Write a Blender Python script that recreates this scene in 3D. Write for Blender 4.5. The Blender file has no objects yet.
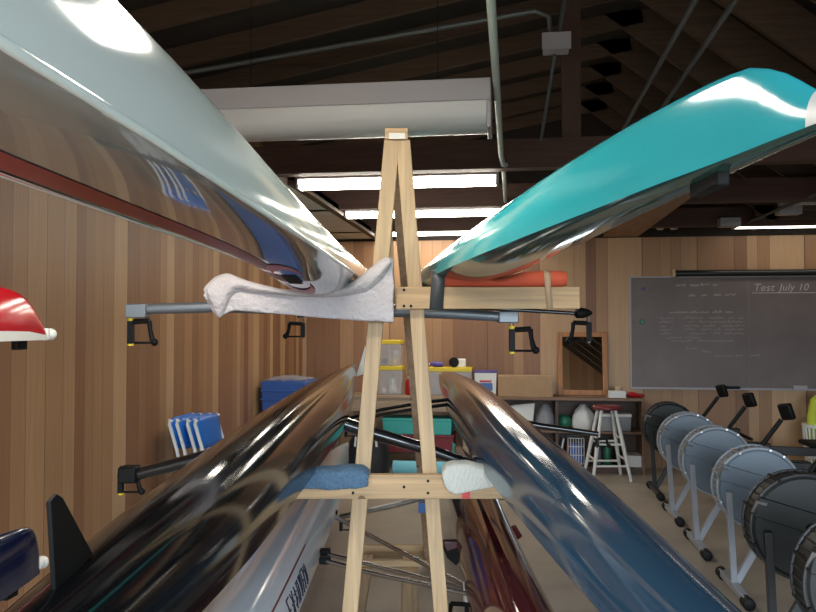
import bpy, math, random
import numpy as np
from mathutils import Vector, Matrix
random.seed(7)
SC = bpy.context.scene
COL = SC.collection
PI = math.pi
# ------------------------------------------------------------------ camera frame
F = 793.0; CX, CY = 408.0, 306.0; HC = 1.53
PITCH = math.atan(22/793.0); PSI = math.radians(7.55)
cs, sn = math.cos(PSI), math.sin(PSI)
RACK = Matrix.Rotation(PSI, 4, 'Z')          # rack frame (right, ahead, up) -> room
def W(p): return RACK @ Vector(p)
def ray(x, y):
    a = (x-CX)/F; b = (CY-y)/F
    f = math.cos(PITCH)-b*math.sin(PITCH); up = math.sin(PITCH)+b*math.cos(PITCH)
    return a/f, up/f
def pix(x, y, v):                             # pixel at distance v ahead -> rack frame
    a, b = ray(x, y); return (a*v, v, HC+b*v)
def pixY(x, y, Y):                            # pixel on the room plane Y -> room frame
    a, b = ray(x, y); d = a*sn+cs; v = Y/d
    p = W((a*v, v, HC+b*v)); return p
# ------------------------------------------------------------------ mesh builder
class MB:
    def __init__(s, frame='rack'): s.v=[]; s.f=[]; s.frame=frame
    def add(s, vs, fs):
        n=len(s.v); s.v += [tuple(p) for p in vs]; s.f += [tuple(i+n for i in f) for f in fs]; return s
    def hexa(s, c8): return s.add(c8, [(0,3,2,1),(4,5,6,7),(0,1,5,4),(1,2,6,5),(2,3,7,6),(3,0,4,7)])
    def box(s, x0,x1,y0,y1,z0,z1):
        return s.hexa([(x0,y0,z0),(x1,y0,z0),(x1,y1,z0),(x0,y1,z0),(x0,y0,z1),(x1,y0,z1),(x1,y1,z1),(x0,y1,z1)])
    def cbox(s, c, size, m=None):
        m = m or Matrix.Identity(3); c=Vector(c); h=[q/2 for q in size]
        return s.hexa([c+m@Vector((a*h[0],b*h[1],d*h[2])) for d in (-1,1) for a,b in ((-1,-1),(1,-1),(1,1),(-1,1))])
    def beam(s, p0, p1, w, h, side=(0,1,0)):   # w along side, h along the third axis
        p0=Vector(p0); p1=Vector(p1); d=(p1-p0).normalized(); sd=Vector(side); sd=(sd-d*sd.dot(d)).normalized(); t=d.cross(sd)
        r=[]
        for p in (p0,p1):
            for a,b in ((-1,-1),(1,-1),(1,1),(-1,1)): r.append(p+sd*a*w/2+t*b*h/2)
        return s.hexa(r)
    def tube(s, path, r, n=10, cap=True, flat=1.0):
        P=[Vector(p) for p in path]; R=r if isinstance(r,(list,tuple)) else [r]*len(P)
        rings=[]; prev=None
        for i,p in enumerate(P):
            d=((P[i+1] if i<len(P)-1 else p)-(P[i-1] if i else p)).normalized()
            if prev is None: a=d.cross(Vector((0,0,1)) if abs(d.z)<.9 else Vector((0,1,0))).normalized()
            else: a=(prev-d*prev.dot(d)).normalized()
            prev=a; b=d.cross(a)
            rings.append([p+a*math.cos(2*PI*k/n)*R[i]+b*math.sin(2*PI*k/n)*R[i]*flat for k in range(n)])
        s.grid(rings, wrap=True, cap=cap); return s
    def grid(s, rows, wrap=False, cap=False):
        n=len(rows[0]); base=len(s.v)
        for r in rows: s.v += [tuple(p) for p in r]
        for i in range(len(rows)-1):
            for k in range(n if wrap else n-1):
                k2=(k+1)%n; s.f.append((base+i*n+k, base+i*n+k2, base+(i+1)*n+k2, base+(i+1)*n+k))
        if cap:
            s.f.append(tuple(base+k for k in range(n))[::-1]); e=base+(len(rows)-1)*n; s.f.append(tuple(e+k for k in range(n)))
        return s
    def lathe(s, prof, c=(0,0,0), axis='z', n=24):   # prof: (r, h)
        rows=[]
        for r,h in prof:
            ring=[]
            for k in range(n):
                a=2*PI*k/n; x,y=r*math.cos(a), r*math.sin(a)
                q={'z':(x,y,h),'y':(x,h,y),'x':(h,x,y)}[axis]
                ring.append((c[0]+q[0],c[1]+q[1],c[2]+q[2]))
            rows.append(ring)
        return s.grid(rows, wrap=True, cap=True)
    def ball(s, c, r, n=14, sc=(1,1,1)):
        rows=[]
        for i in range(n//2+1):
            t=PI*(i+.001)/(n//2+.002); rows.append([(c[0]+sc[0]*r*math.sin(t)*math.cos(2*PI*k/n), c[1]+sc[1]*r*math.sin(t)*math.sin(2*PI*k/n), c[2]+sc[2]*r*math.cos(t)) for k in range(n)])
        return s.grid(rows, wrap=True, cap=True)
    def prism(s, poly, ext):
        e=Vector(ext); n=len(poly); P=[Vector(p) for p in poly]
        return s.add(P+[p+e for p in P], [tuple(range(n))[::-1], tuple(range(n,2*n))]+[(i,(i+1)%n,(i+1)%n+n,i+n) for i in range(n)])
    def build(s, name, mat, parent=None, bevel=0, smooth=True, angle=38, solid=0, sub=0):
        inv = XF[parent.name].inverted() if parent is not None else Matrix.Identity(4)
        m = inv @ (RACK if s.frame=='rack' else Matrix.Identity(4))
        me=bpy.data.meshes.new(name); me.from_pydata([m@Vector(p) for p in s.v],[],s.f); me.validate()
        import bmesh
        bm=bmesh.new(); bm.from_mesh(me); bmesh.ops.recalc_face_normals(bm, faces=bm.faces); bm.to_mesh(me); bm.free()
        if smooth:
            me.polygons.foreach_set('use_smooth',[True]*len(me.polygons)); me.set_sharp_from_angle(angle=math.radians(angle))
        me.materials.append(mat)
        o=bpy.data.objects.new(name, me); COL.objects.link(o)
        if parent is not None: o.parent=parent; XF[o.name]=XF[parent.name]
        else: XF[o.name]=Matrix.Identity(4)
        if bevel:
            b=o.modifiers.new('bevel','BEVEL'); b.width=bevel; b.segments=2; b.limit_method='ANGLE'
        if solid:
            b=o.modifiers.new('solid','SOLIDIFY'); b.thickness=solid; b.offset=0
        if sub:
            b=o.modifiers.new('sub','SUBSURF'); b.levels=sub; b.render_levels=sub
        return o
XF={}
def tag(o, label=None, cat=None, group=None, kind=None):
    if label: o['label']=label
    if cat: o['category']=cat
    if group: o['group']=group
    if kind: o['kind']=kind
    return o
def thing(name, label, cat, loc, rz=0.0, group=None, frame='rack'):
    o=bpy.data.objects.new(name,None); COL.objects.link(o); o.empty_display_size=.1
    L = W(loc) if frame=='rack' else Vector(loc); r = rz+(PSI if frame=='rack' else 0)
    o.location=L; o.rotation_euler=(0,0,r); XF[o.name]=Matrix.Translation(L)@Matrix.Rotation(r,4,'Z')
    return tag(o,label,cat,group)
def struct(mb, name, mat, **k): return tag(mb.build(name, mat, **k), kind='structure')
def single(mb, name, mat, label, cat, group=None, **k): return tag(mb.build(name, mat, **k), label, cat, group)
def copy_tree(o, parent=None):
    c=o.copy(); COL.objects.link(c)
    if parent is not None: c.parent=parent
    for ch in list(o.children): copy_tree(ch, c)
    return c
# ------------------------------------------------------------------ materials
def nt(name):
    m=bpy.data.materials.new(name); m.use_nodes=True; t=m.node_tree; return m,t,t.nodes['Principled BSDF']
def node(t, kind, **k):
    n=t.nodes.new(kind)
    for a,b in k.items(): setattr(n,a,b)
    return n
def ramp(t, stops):
    n=node(t,'ShaderNodeValToRGB'); e=n.color_ramp.elements
    while len(e)<len(stops): e.new(.5)
    for q,(p,c) in zip(e,stops): q.position=p; q.color=(*c,1)
    return n
def pm(name, c, rough=.5, metal=0, coat=0, var=0, scale=8, bump=0, spec=.5, trans=0, alpha=1, emit=None, estr=0, stretch=(1,1,1)):
    m,t,b=nt(name)
    b.inputs['Base Color'].default_value=(*c,1); b.inputs['Roughness'].default_value=rough; b.inputs['Metallic'].default_value=metal
    b.inputs['Coat Weight'].default_value=coat; b.inputs['Coat Roughness'].default_value=.03
    b.inputs['Specular IOR Level'].default_value=spec; b.inputs['Transmission Weight'].default_value=trans; b.inputs['Alpha'].default_value=alpha
    if emit: b.inputs['Emission Color'].default_value=(*emit,1); b.inputs['Emission Strength'].default_value=estr
    if var or bump:
        tc=node(t,'ShaderNodeTexCoord'); mp=node(t,'ShaderNodeMapping'); mp.inputs['Scale'].default_value=stretch
        nz=node(t,'ShaderNodeTexNoise'); nz.inputs['Scale'].default_value=scale; nz.inputs['Detail'].default_value=5
        t.links.new(tc.outputs['Object'],mp.inputs['Vector']); t.links.new(mp.outputs['Vector'],nz.inputs['Vector'])
        if var:
            r=ramp(t,[(.3,tuple(q*(1-var) for q in c)),(.7,tuple(min(1,q*(1+var)) for q in c))])
            t.links.new(nz.outputs['Fac'],r.inputs['Fac']); t.links.new(r.outputs['Color'],b.inputs['Base Color'])
        if bump:
            bp=node(t,'ShaderNodeBump'); bp.inputs['Strength'].default_value=bump; bp.inputs['Distance'].default_value=.01
            t.links.new(nz.outputs['Fac'],bp.inputs['Height']); t.links.new(bp.outputs['Normal'],b.inputs['Normal'])
    return m
def math_n(t, op, a, b=None):
    n=node(t,'ShaderNodeMath',operation=op)
    for i,q in enumerate((a,b)):
        if q is None: continue
        if isinstance(q,(int,float)): n.inputs[i].default_value=q
        else: t.links.new(q,n.inputs[i])
    return n.outputs[0]
def planks(name, axis, width, tones, groove=.03, wob=.35, rough=.5, zscale=1.2, gdark=.45):
    m,t,b=nt(name); tc=node(t,'ShaderNodeTexCoord'); sp=node(t,'ShaderNodeSeparateXYZ'); t.links.new(tc.outputs['Object'],sp.inputs[0])
    s=sp.outputs[axis]
    q=math_n(t,'ADD',math_n(t,'MULTIPLY',s,1/width),math_n(t,'MULTIPLY',math_n(t,'SINE',math_n(t,'MULTIPLY',s,7.3)),wob))
    cell=math_n(t,'FLOOR',q); fr=math_n(t,'FRACT',q)
    wn=node(t,'ShaderNodeTexWhiteNoise',noise_dimensions='1D'); t.links.new(cell,wn.inputs['W'])
    r=ramp(t,tones); r.color_ramp.interpolation='LINEAR'
    # grain
    mp=node(t,'ShaderNodeMapping'); sc=[zscale]*3; sc[axis]=34; mp.inputs['Scale'].default_value=sc
    off=node(t,'ShaderNodeCombineXYZ'); t.links.new(math_n(t,'MULTIPLY',wn.outputs['Value'],19),off.inputs[0]); t.links.new(math_n(t,'MULTIPLY',wn.outputs['Value'],7),off.inputs[2])
    t.links.new(tc.outputs['Object'],mp.inputs['Vector']); t.links.new(off.outputs[0],mp.inputs['Location'])
    nz=node(t,'ShaderNodeTexNoise'); nz.inputs['Scale'].default_value=1.6; nz.inputs['Detail'].default_value=4; nz.inputs['Distortion'].default_value=.8
    t.links.new(mp.outputs[0],nz.inputs['Vector'])
    fac=math_n(t,'ADD',math_n(t,'MULTIPLY',wn.outputs['Value'],.75),math_n(t,'MULTIPLY',nz.outputs['Fac'],.3))
    t.links.new(fac,r.inputs['Fac'])
    g=math_n(t,'LESS_THAN',fr,groove); mx=node(t,'ShaderNodeMix',data_type='RGBA',blend_type='MULTIPLY')
    t.links.new(math_n(t,'MULTIPLY',g,1.0),mx.inputs[0]); t.links.new(r.outputs['Color'],mx.inputs[6]); mx.inputs[7].default_value=(gdark,gdark,gdark,1)
    t.links.new(mx.outputs[2],b.inputs['Base Color']); b.inputs['Roughness'].default_value=rough
    return m
def lumber(name, c, axis, var=.28, rough=.55, knots=True):
    m,t,b=nt(name); tc=node(t,'ShaderNodeTexCoord'); mp=node(t,'ShaderNodeMapping'); s=[28,28,28]; s[axis]=1.4; mp.inputs['Scale'].default_value=s
    t.links.new(tc.outputs['Object'],mp.inputs['Vector'])
    nz=node(t,'ShaderNodeTexNoise'); nz.inputs['Scale'].default_value=1.3; nz.inputs['Detail'].default_value=5; nz.inputs['Distortion'].default_value=1.2
    t.links.new(mp.outputs[0],nz.inputs['Vector'])
    r=ramp(t,[(.3,tuple(q*(1-var) for q in c)),(.68,tuple(min(1,q*(1+var*.55)) for q in c))]); t.links.new(nz.outputs['Fac'],r.inputs['Fac'])
    out=r.outputs['Color']
    if knots:
        vo=node(t,'ShaderNodeTexVoronoi'); vo.inputs['Scale'].default_value=5.5; t.links.new(tc.outputs['Object'],vo.inputs['Vector'])
        k=math_n(t,'LESS_THAN',vo.outputs['Distance'],.085); mx=node(t,'ShaderNodeMix',data_type='RGBA',blend_type='MULTIPLY')
        t.links.new(k,mx.inputs[0]); t.links.new(out,mx.inputs[6]); mx.inputs[7].default_value=(.42,.3,.22,1); out=mx.outputs[2]
    t.links.new(out,b.inputs['Base Color']); b.inputs['Roughness'].default_value=rough
    return m
T_W=[(.05,(.160,.068,.031)),(.3,(.265,.127,.060)),(.6,(.36,.195,.094)),(.95,(.52,.33,.18))]
M={}
M['wall_y']=planks('wood_panel_left',1,.125,T_W)
M['wall_x']=planks('wood_panel_back',0,.19,T_W,wob=.55)
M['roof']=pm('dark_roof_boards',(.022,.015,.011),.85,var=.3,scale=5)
M['rafter']=lumber('rafter_lumber',(.085,.047,.026),0,rough=.7,knots=False)
M['chord']=lumber('header_lumber',(.085,.036,.025),0,rough=.65,knots=False)
M['post_brown']=lumber('brown_post',(.08,.038,.026),2,rough=.65,knots=False)
M['boxbeam']=lumber('box_beam_ply',(.36,.21,.12),1,rough=.6,knots=False)
M['soffit']=planks('painted_soffit',1,.16,[(0,(.62,.62,.58)),(1,(.74,.74,.70))],groove=.04,wob=0)
M['floor']=pm('worn_floor',(.40,.345,.285),.42,var=.13,scale=2.2,spec=.4)
M['pine_z']=lumber('pine_upright',(.50,.34,.185),2)
M['pine_x']=lumber('pine_arm',(.50,.325,.165),0)
M['pine_y']=lumber('pine_runner',(.50,.36,.22),1)
M['brace']=lumber('weathered_brace',(.42,.27,.17),2)
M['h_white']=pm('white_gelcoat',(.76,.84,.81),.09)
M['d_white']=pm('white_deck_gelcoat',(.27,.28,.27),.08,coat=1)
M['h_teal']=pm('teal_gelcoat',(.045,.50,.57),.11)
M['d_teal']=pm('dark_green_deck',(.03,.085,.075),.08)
M['h_black']=pm('black_gelcoat',(.006,.006,.007),.10,spec=.4)
M['h_blue']=pm('navy_blue_gelcoat',(.026,.066,.118),.10)
M['h_grey']=pm('pale_grey_gelcoat',(.70,.74,.80),.12)
M['h_maroon']=pm('maroon_gelcoat',(.075,.013,.016),.07)
M['h_red']=pm('red_gelcoat',(.44,.008,.016),.15)
M['h_navy']=pm('deep_navy_gelcoat',(.005,.009,.036),.12)
M['white_pl']=pm('white_plastic',(.78,.78,.74),.35)
M['white_paint']=pm('white_paint',(.74,.74,.72),.45)
M['red_pl']=pm('red_vinyl',(.42,.012,.018),.3)
M['dkred']=pm('dark_red_stripe',(.20,.016,.016),.35,spec=.25)
M['black_pl']=pm('black_plastic',(.006,.006,.006),.55,spec=.2)
M['black_gl']=pm('black_carbon',(.010,.010,.012),.22,coat=.6)
M['grey_al']=pm('grey_anodised',(.20,.22,.24),.38,metal=.4)
M['al']=pm('bare_aluminium',(.62,.63,.65),.28,metal=1)
M['steel']=pm('steel',(.55,.55,.56),.2,metal=1)
M['yellow']=pm('yellow_plastic',(.80,.58,.02),.4)
M['terry']=pm('white_terry',(.56,.515,.53),.95,bump=.9,scale=60)
M['rib']=pm('white_rib_cloth',(.60,.60,.55),.95,bump=.5,scale=150)
M['bluecloth']=pm('blue_cloth',(.085,.155,.245),.95,bump=.5,scale=120,var=.2)
M['foam']=pm('orange_foam',(.62,.10,.045),.8,bump=.2,scale=90)
M['cyanfoam']=pm('cyan_foam',(.22,.60,.72),.8)
M['duct']=pm('grey_duct_tape',(.075,.08,.082),.35)
M['masktape']=pm('beige_tape',(.52,.36,.22),.5)
M['redtape']=pm('red_tape',(.55,.02,.02),.4)
M['bluetape']=pm('blue_tape',(.02,.10,.30),.5)
M['label']=pm('paper_label',(.72,.70,.64),.6)
M['fixture']=pm('fixture_enamel',(.36,.34,.36),.45)
M['lens_off']=pm('unlit_diffuser',(.46,.46,.46),.35)
M['lens_on']=pm('lit_fluorescent_diffuser',(.9,.9,.88),.4,emit=(1,.93,.80),estr=21)
M['lens_dim']=pm('dim_fluorescent_diffuser',(.9,.9,.88),.4,emit=(1,.93,.80),estr=4.5)
M['pipe']=pm('painted_pipe',(.45,.50,.46),.45)
M['conduit']=pm('galvanised_conduit',(.11,.12,.12),.5,metal=.3)
M['board']=pm('grey_chalkboard',(.15,.115,.107),.5,var=.14,scale=3)
M['chalk']=pm('chalk',(.45,.42,.42),.9)
M['chalk_f']=pm('faint_chalk',(.34,.30,.29),.9)
M['chalk_s']=pm('chalk_smear',(.185,.15,.142),.8)
M['mirror']=pm('mirror_glass',(.75,.77,.78),.015,metal=1)
M['orangewood']=lumber('orange_wood_frame',(.40,.17,.06),2,knots=False)
M['cab']=lumber('dark_cabinet_wood',(.085,.042,.026),0,knots=False)
M['cabtop']=lumber('cabinet_top_wood',(.22,.12,.07),0,knots=False)
M['tanwood']=lumber('tan_bench_wood',(.40,.28,.18),0,knots=False)
M['card']=pm('cardboard',(.42,.27,.15),.85,var=.06,scale=20)
M['clear']=pm('clear_plastic',(.75,.77,.80),.12,alpha=.38)
M['blue_pl']=pm('blue_plastic',(.03,.10,.36),.35)
M['blueback']=pm('blue_shell',(.015,.15,.58),.4)
M['violet']=pm('dark_violet_lid',(.07,.05,.28),.4)
M['maroonseat']=pm('maroon_seat',(.16,.02,.022),.4)
M['film']=pm('clear_film',(.8,.82,.85),.15,alpha=.25)
M['erg_l']=pm('pale_blue_grey_steel',(.145,.182,.222),.45,var=.05,scale=3)
M['erg_leg']=pm('pale_grey_leg',(.33,.345,.38),.4)
M['erg_d']=pm('charcoal_housing',(.013,.0145,.013),.55)
M['erg_dleg']=pm('dark_grey_leg',(.035,.035,.036),.45)
M['lime']=pm('lime_fabric',(.55,.62,.05),.8)
M['green_pl']=pm('green_plastic',(.02,.16,.09),.4)
M['teal_pl']=pm('teal_tote',(.05,.42,.38),.5)
M['dkred_pl']=pm('dark_red_tote',(.20,.015,.025),.5)
M['paper']=pm('white_paper',(.72,.72,.70),.8)
M['bag']=pm('white_plastic_bag',(.70,.70,.68),.4,bump=.6,scale=26)
M['blackbag']=pm('black_nylon_bag',(.012,.013,.015),.6,bump=.5,scale=20)
M['ink']=pm('dark_lettering',(.02,.02,.04),.5)
M['screen']=pm('black_roller_case',(.012,.016,.015),.3)

# ------------------------------------------------------------------ the room
XL, XR, YB, YF, HW = -2.43, 6.4, 9.0, -2.3, 2.53
struct(MB('room').box(XL-.2,XR+.2,YF-.2,YB+.2,-.1,0),'floor',M['floor'],smooth=False)
struct(MB('room').box(XL-.15,XL,YF,YB,0,HW+1.6),'wall_left',M['wall_y'],smooth=False)
struct(MB('room').box(XL-.15,XR+.15,YB,YB+.15,0,HW),'wall_back',M['wall_x'],smooth=False)
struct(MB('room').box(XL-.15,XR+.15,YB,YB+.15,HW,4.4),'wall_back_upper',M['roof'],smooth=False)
struct(MB('room').box(XR,XR+.15,YF,YB,0,4.4),'wall_right',M['wall_y'],smooth=False)
# front wall behind the camera with the open boat bay
bx0,bx1,bz=-2.0,4.2,2.55
struct(MB('room').box(XL-.15,bx0,YF-.15,YF,0,4.4).box(bx1,XR+.15,YF-.15,YF,0,4.4).box(bx0,bx1,YF-.15,YF,bz,4.4),'wall_front',M['wall_x'],smooth=False)
# roof deck
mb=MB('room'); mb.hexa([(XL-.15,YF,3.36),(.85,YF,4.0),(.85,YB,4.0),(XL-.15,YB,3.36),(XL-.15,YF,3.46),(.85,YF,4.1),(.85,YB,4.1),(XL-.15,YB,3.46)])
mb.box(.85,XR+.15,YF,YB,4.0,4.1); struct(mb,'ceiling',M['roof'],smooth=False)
# roof trusses
Yk=[6.29+.615*k for k in range(-13,5)]
for Y in Yk:
    mb=MB('room')
    mb.beam((XL,Y,3.33),(1.0,Y,3.978),.04,.16)
    mb.beam((.70,Y,4.146),(2.60,Y,2.655),.04,.25)
    mb.beam((2.35,Y,2.66),(XR,Y,2.66),.04,.14)
    struct(mb,'trim_roof_truss',M['rafter'],smooth=False)
for i,Y in enumerate((5.15,6.75,8.35)):
    mb=MB('room'); mb.box(XL,XR,Y-.02,Y+.08,HW+.03,HW+.22); mb.box(XL,XR,Y-.03,Y-.021,HW+.03,HW+.06)
    struct(mb,'trim_header_beam',M['chord'],smooth=False)
p=pixY(571,150,5.2); struct(MB('room').box(p.x-.06,p.x+.06,5.14,5.2,HW+.22,3.88),'trim_king_post',M['post_brown'],smooth=False)
# white plank soffit along the left wall and box beam in the middle of the hall
struct(MB('room').box(XL,-1.5,5.35,YB,2.56,2.60),'ceiling_soffit',M['soffit'],smooth=False)
struct(MB('room').box(-1.56,-1.5,5.35,YB,2.53,2.60),'trim_soffit_edge',M['rafter'],smooth=False)
struct(MB('room').box(1.0,1.37,5.24,YB,2.54,2.75),'trim_box_beam',M['boxbeam'],smooth=False)

# ------------------------------------------------------------------ light fixtures and services on the ceiling
def fixture(x0,x1,Y,z,on,label,w=.16,h=.12,group='fluorescent fixtures across the ceiling'):
    t=thing('fluorescent_fixture',label,'ceiling light',((x0+x1)/2,Y,z),frame='room',group=group)
    b=MB('room'); b.box(x0,x1,Y-w*.55,Y+w*.55,z+h*.55,z+h); b.box(x0,x0+.02,Y-w/2,Y+w/2,z,z+h*.6); b.box(x1-.02,x1,Y-w/2,Y+w/2,z,z+h*.6)
    b.build('housing',M['fixture'],t,bevel=.004)
    prof=[]
    for k in range(13):
        a=PI*k/12; prof.append((-math.cos(a)*w*.5*(1 if k not in(0,12) else 1), -abs(math.sin(a))**.45*h*.55))
    d=MB('room'); d.grid([[(x,Y+q[0],z+h*.56+q[1]) for q in prof] for x in (x0+.02,x1-.02)])
    d.build('diffuser',M[{0:'lens_off',1:'lens_on',2:'lens_dim'}[int(on)]],t)
    for x in (x0+.25,x1-.25):
        MB('room').tube([(x,Y,z+h),(x,Y,z+h+.55)],.002,6).build('hanger_wire',M['black_pl'],t)
    return t
fixture(-1.5,-.095,3.66,2.43,False,'unlit white wraparound fluorescent fixture above the top of the wooden rack',.24,.22)
fixture(-1.5,-.095,1.95,2.46,True,'lit fluorescent fixture overhead, mirrored as the white glare on the pale shell',.2,.14)
fixture(-1.5,-.095,5.42,2.50,True,'long lit fluorescent fixture just behind the brown header beam, widest of the lit row',.14,.115)
fixture(-1.5,-.095,7.02,2.52,True,'lit fluorescent fixture second in the row behind the rack top',.14,.09)
fixture(-1.5,-.095,8.6,2.54,True,'lit fluorescent fixture in the row closest to the back wall, beside the white soffit',.14,.08)
fixture(2.26,3.7,8.55,2.555,2,'lit fluorescent fixture above the grey chalkboard',.14,.075)
fixture(2.36,3.8,7.0,2.56,False,'unlit fluorescent fixture overhead on the chalkboard side of the hall',.14,.1)
single(MB('room').tube([(-.07,.6,2.66),(-.07,4.95,2.60),(-.06,5.1,2.58),(-.02,5.16,2.58)],.0165,12),'ceiling_pipe',M['pipe'],'pale painted pipe running along the ceiling past the unlit fixture','pipe')
single(MB('room').tube([(-.06,5.30,2.62),(-.06,8.3,2.58)],.0165,12),'ceiling_pipe',M['pipe'],'short pale pipe ending beside the lit fluorescent tubes','pipe')
# conduits
def cpipe(pts, r, label): single(MB('room').tube(pts,r,8),'conduit',M['conduit'],label,'conduit',group='electrical conduits under the roof')
cpipe([(.787,1.0,2.95),(.787,8.9,2.95)],.014,'straight dark conduit under the roof, the one farther from the chalkboard')
cpipe([(.96,1.0,2.95),(.96,8.9,2.95)],.014,'straight dark conduit under the roof above the teal boat, the one nearer the chalkboard')
a=pixY(100,88,4.75); b2=pixY(535,11,4.75); c2=pixY(549,17,4.75); d2=pixY(551,40,4.75)
cpipe([a,b2,c2,d2],.016,'grey conduit crossing over the fixture and bending down to the junction box')
cpipe([pixY(558,42,4.75),pixY(569,-30,4.75)],.014,'conduit rising from the top of the grey junction box')
cpipe([pixY(555,50,4.75)+Vector((0,.02,-.02)),pixY(541,140,5.13)],.011,'thin conduit dropping from the junction box to the header beam')
bl=pixY(543,52,4.75); br=pixY(569,36,4.75)
t=thing('junction_box','grey metal junction box where the ceiling conduits meet','junction box',((bl.x+br.x)/2,4.75,bl.z),frame='room')
MB('room').box(bl.x,br.x,4.70,4.82,bl.z,br.z).build('body',M['fixture'],t,bevel=.004)
MB('room').box(bl.x-.008,br.x+.008,4.688,4.70,bl.z-.006,br.z+.006).build('cover_plate',M['fixture'],t,bevel=.002)
# dark rail toward the fixture at the chalkboard side, with small boxes
r0=pixY(733,238,8.9); r1=pixY(816,205,6.3); r2=r1+(r1-r0)*1.0
cpipe([(r0.x,8.9,2.60),(r0.x,4.0,2.56)],.016,'conduit under the ceiling on the chalkboard side, running past the unlit fixture')
q=pixY(731,231,8.2)
single(MB('room').box(q.x-.1,q.x+.1,8.2,8.33,2.54,2.63),'junction_box',M['fixture'],'small grey junction box at the end of the conduit over the chalkboard','junction box',bevel=.006)
q=pixY(789,207,7.5)
single(MB('room').box(q.x-.1,q.x+.1,7.45,7.58,2.55,2.68),'junction_box',M['fixture'],'small grey junction box under the unlit fixture on the chalkboard side','junction box',bevel=.006)
q=pixY(667,224,8.6)
t=thing('spotlight','small twin spotlight with two chrome heads up beside the box beam','spotlight',(q.x,8.6,q.z),frame='room')
MB('room').box(q.x-.12,q.x+.12,8.58,8.66,q.z+.07,q.z+.12).tube([(q.x,8.62,q.z+.1),(q.x,8.62,2.75)],.01,8).build('bracket',M['black_pl'],t)
for s in(-.07,.07): MB('room').lathe([(.02,.08),(.045,.05),(.055,0),(.045,-.04),(.03,-.06)],(q.x+s,8.6,q.z),'z',16).build('lamp_head',M['al'],t)

# ------------------------------------------------------------------ hulls
def pchip(xs, ys, q):
    xs=np.array(xs,float); ys=np.array(ys,float); h=np.diff(xs); d=np.diff(ys)/h; m=np.zeros(len(xs)); m[0]=d[0]; m[-1]=d[-1]
    for i in range(1,len(xs)-1):
        if d[i-1]*d[i]>0:
            w1=2*h[i]+h[i-1]; w2=h[i]+2*h[i-1]; m[i]=(w1+w2)/(w1/d[i-1]+w2/d[i])
    q=np.atleast_1d(q); k=np.clip(np.searchsorted(xs,q)-1,0,len(xs)-2); t=(q-xs[k])/h[k]
    return (2*t**3-3*t**2+1)*ys[k]+(t**3-2*t**2+t)*h[k]*m[k]+(-2*t**3+3*t**2)*ys[k+1]+(t**3-t**2)*h[k]*m[k+1]
class Hull:
    """upside-down shell: stations (v, u, deck height, half beam, depth); keel on top"""
    def __init__(s, st, crown=.02, e=2.0, frame='rack', p=4):
        s.st=sorted(st); a=np.array(s.st); s.a=a; s.crown=crown; s.e=e; s.frame=frame; s.p=p; s.v0=a[0,0]; s.v1=a[-1,0]; s.wm=a[:,3].max()
    def at(s, v): return [float(pchip(s.a[:,0],s.a[:,i],v)[0]) for i in (1,2,3,4)]
    def S(s, v, th, off=0):                      # th 0 = right gunwale, pi = left
        u,z,w,h=s.at(v); w+=off; h+=off; c,q=math.cos(th),math.sin(th)
        return (u+w*math.copysign(abs(c)**(2/s.e),c), v, z+h*abs(q)**(2/s.e))
    def D(s, v, x, off=0):
        u,z,w,h=s.at(v); return (u+w*x, v, z-float(s.crown(v) if callable(s.crown) else s.crown)*(w/s.wm)*(1-abs(x)**s.p)-off)
    def vs(s, a, b, n):
        return [a+(b-a)*(.5-.5*math.cos(PI*i/(n-1))) if True else 0 for i in range(n)]
    def hull(s, a=None, b=None, n=70, m=30, off=0):
        a=s.v0 if a is None else a; b=s.v1 if b is None else b
        mb=MB(s.frame); mb.grid([[s.S(v,PI*k/m,off) for k in range(m+1)] for v in s.vs(a,b,n)])
        mb.add([s.S(a,PI*k/m,off) for k in range(m+1)],[tuple(range(m+1))]); mb.add([s.S(b,PI*k/m,off) for k in range(m+1)],[tuple(range(m+1))]); return mb
    def deck(s, a, b, n=40, off=0, x0=-1, x1=1, m=20):
        return MB(s.frame).grid([[s.D(v,x0+(x1-x0)*((.5-.5*math.cos(PI*k/m)) if x0==-1 and x1==1 else k/m),off) for k in range(m+1)] for v in s.vs(a,b,n)])
    def coaming(s, a, b):
        pts=[]
        N=36
        for k in range(N+1):
            t=2*PI*k/N; v=(a+b)/2+(b-a)/2*math.cos(t); pts.append(s.D(v,max(-.9,min(.9,1.15*math.sin(t))),.006))
        return MB(s.frame).tube(pts,.012,8,cap=False)
def shell(name,label,hl,mat,dmat,cock=None,tip=None,group=None):
    vm=(hl.v0+hl.v1)/2; u,z,w,h=hl.at(vm)
    t=thing(name,label,'boat',(u,vm,z),frame=hl.frame,group=group)
    a=hl.v0 if tip is None else tip[0]
    hl.hull(a=a).build('hull',mat,t)
    if tip: hl.hull(b=tip[0],n=14,off=.001).build('bow_tip',tip[1],t)
    if cock:
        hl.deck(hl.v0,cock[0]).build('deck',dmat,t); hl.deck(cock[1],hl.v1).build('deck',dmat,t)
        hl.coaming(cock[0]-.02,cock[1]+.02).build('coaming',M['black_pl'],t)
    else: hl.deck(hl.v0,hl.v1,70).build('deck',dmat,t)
    return t
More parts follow.
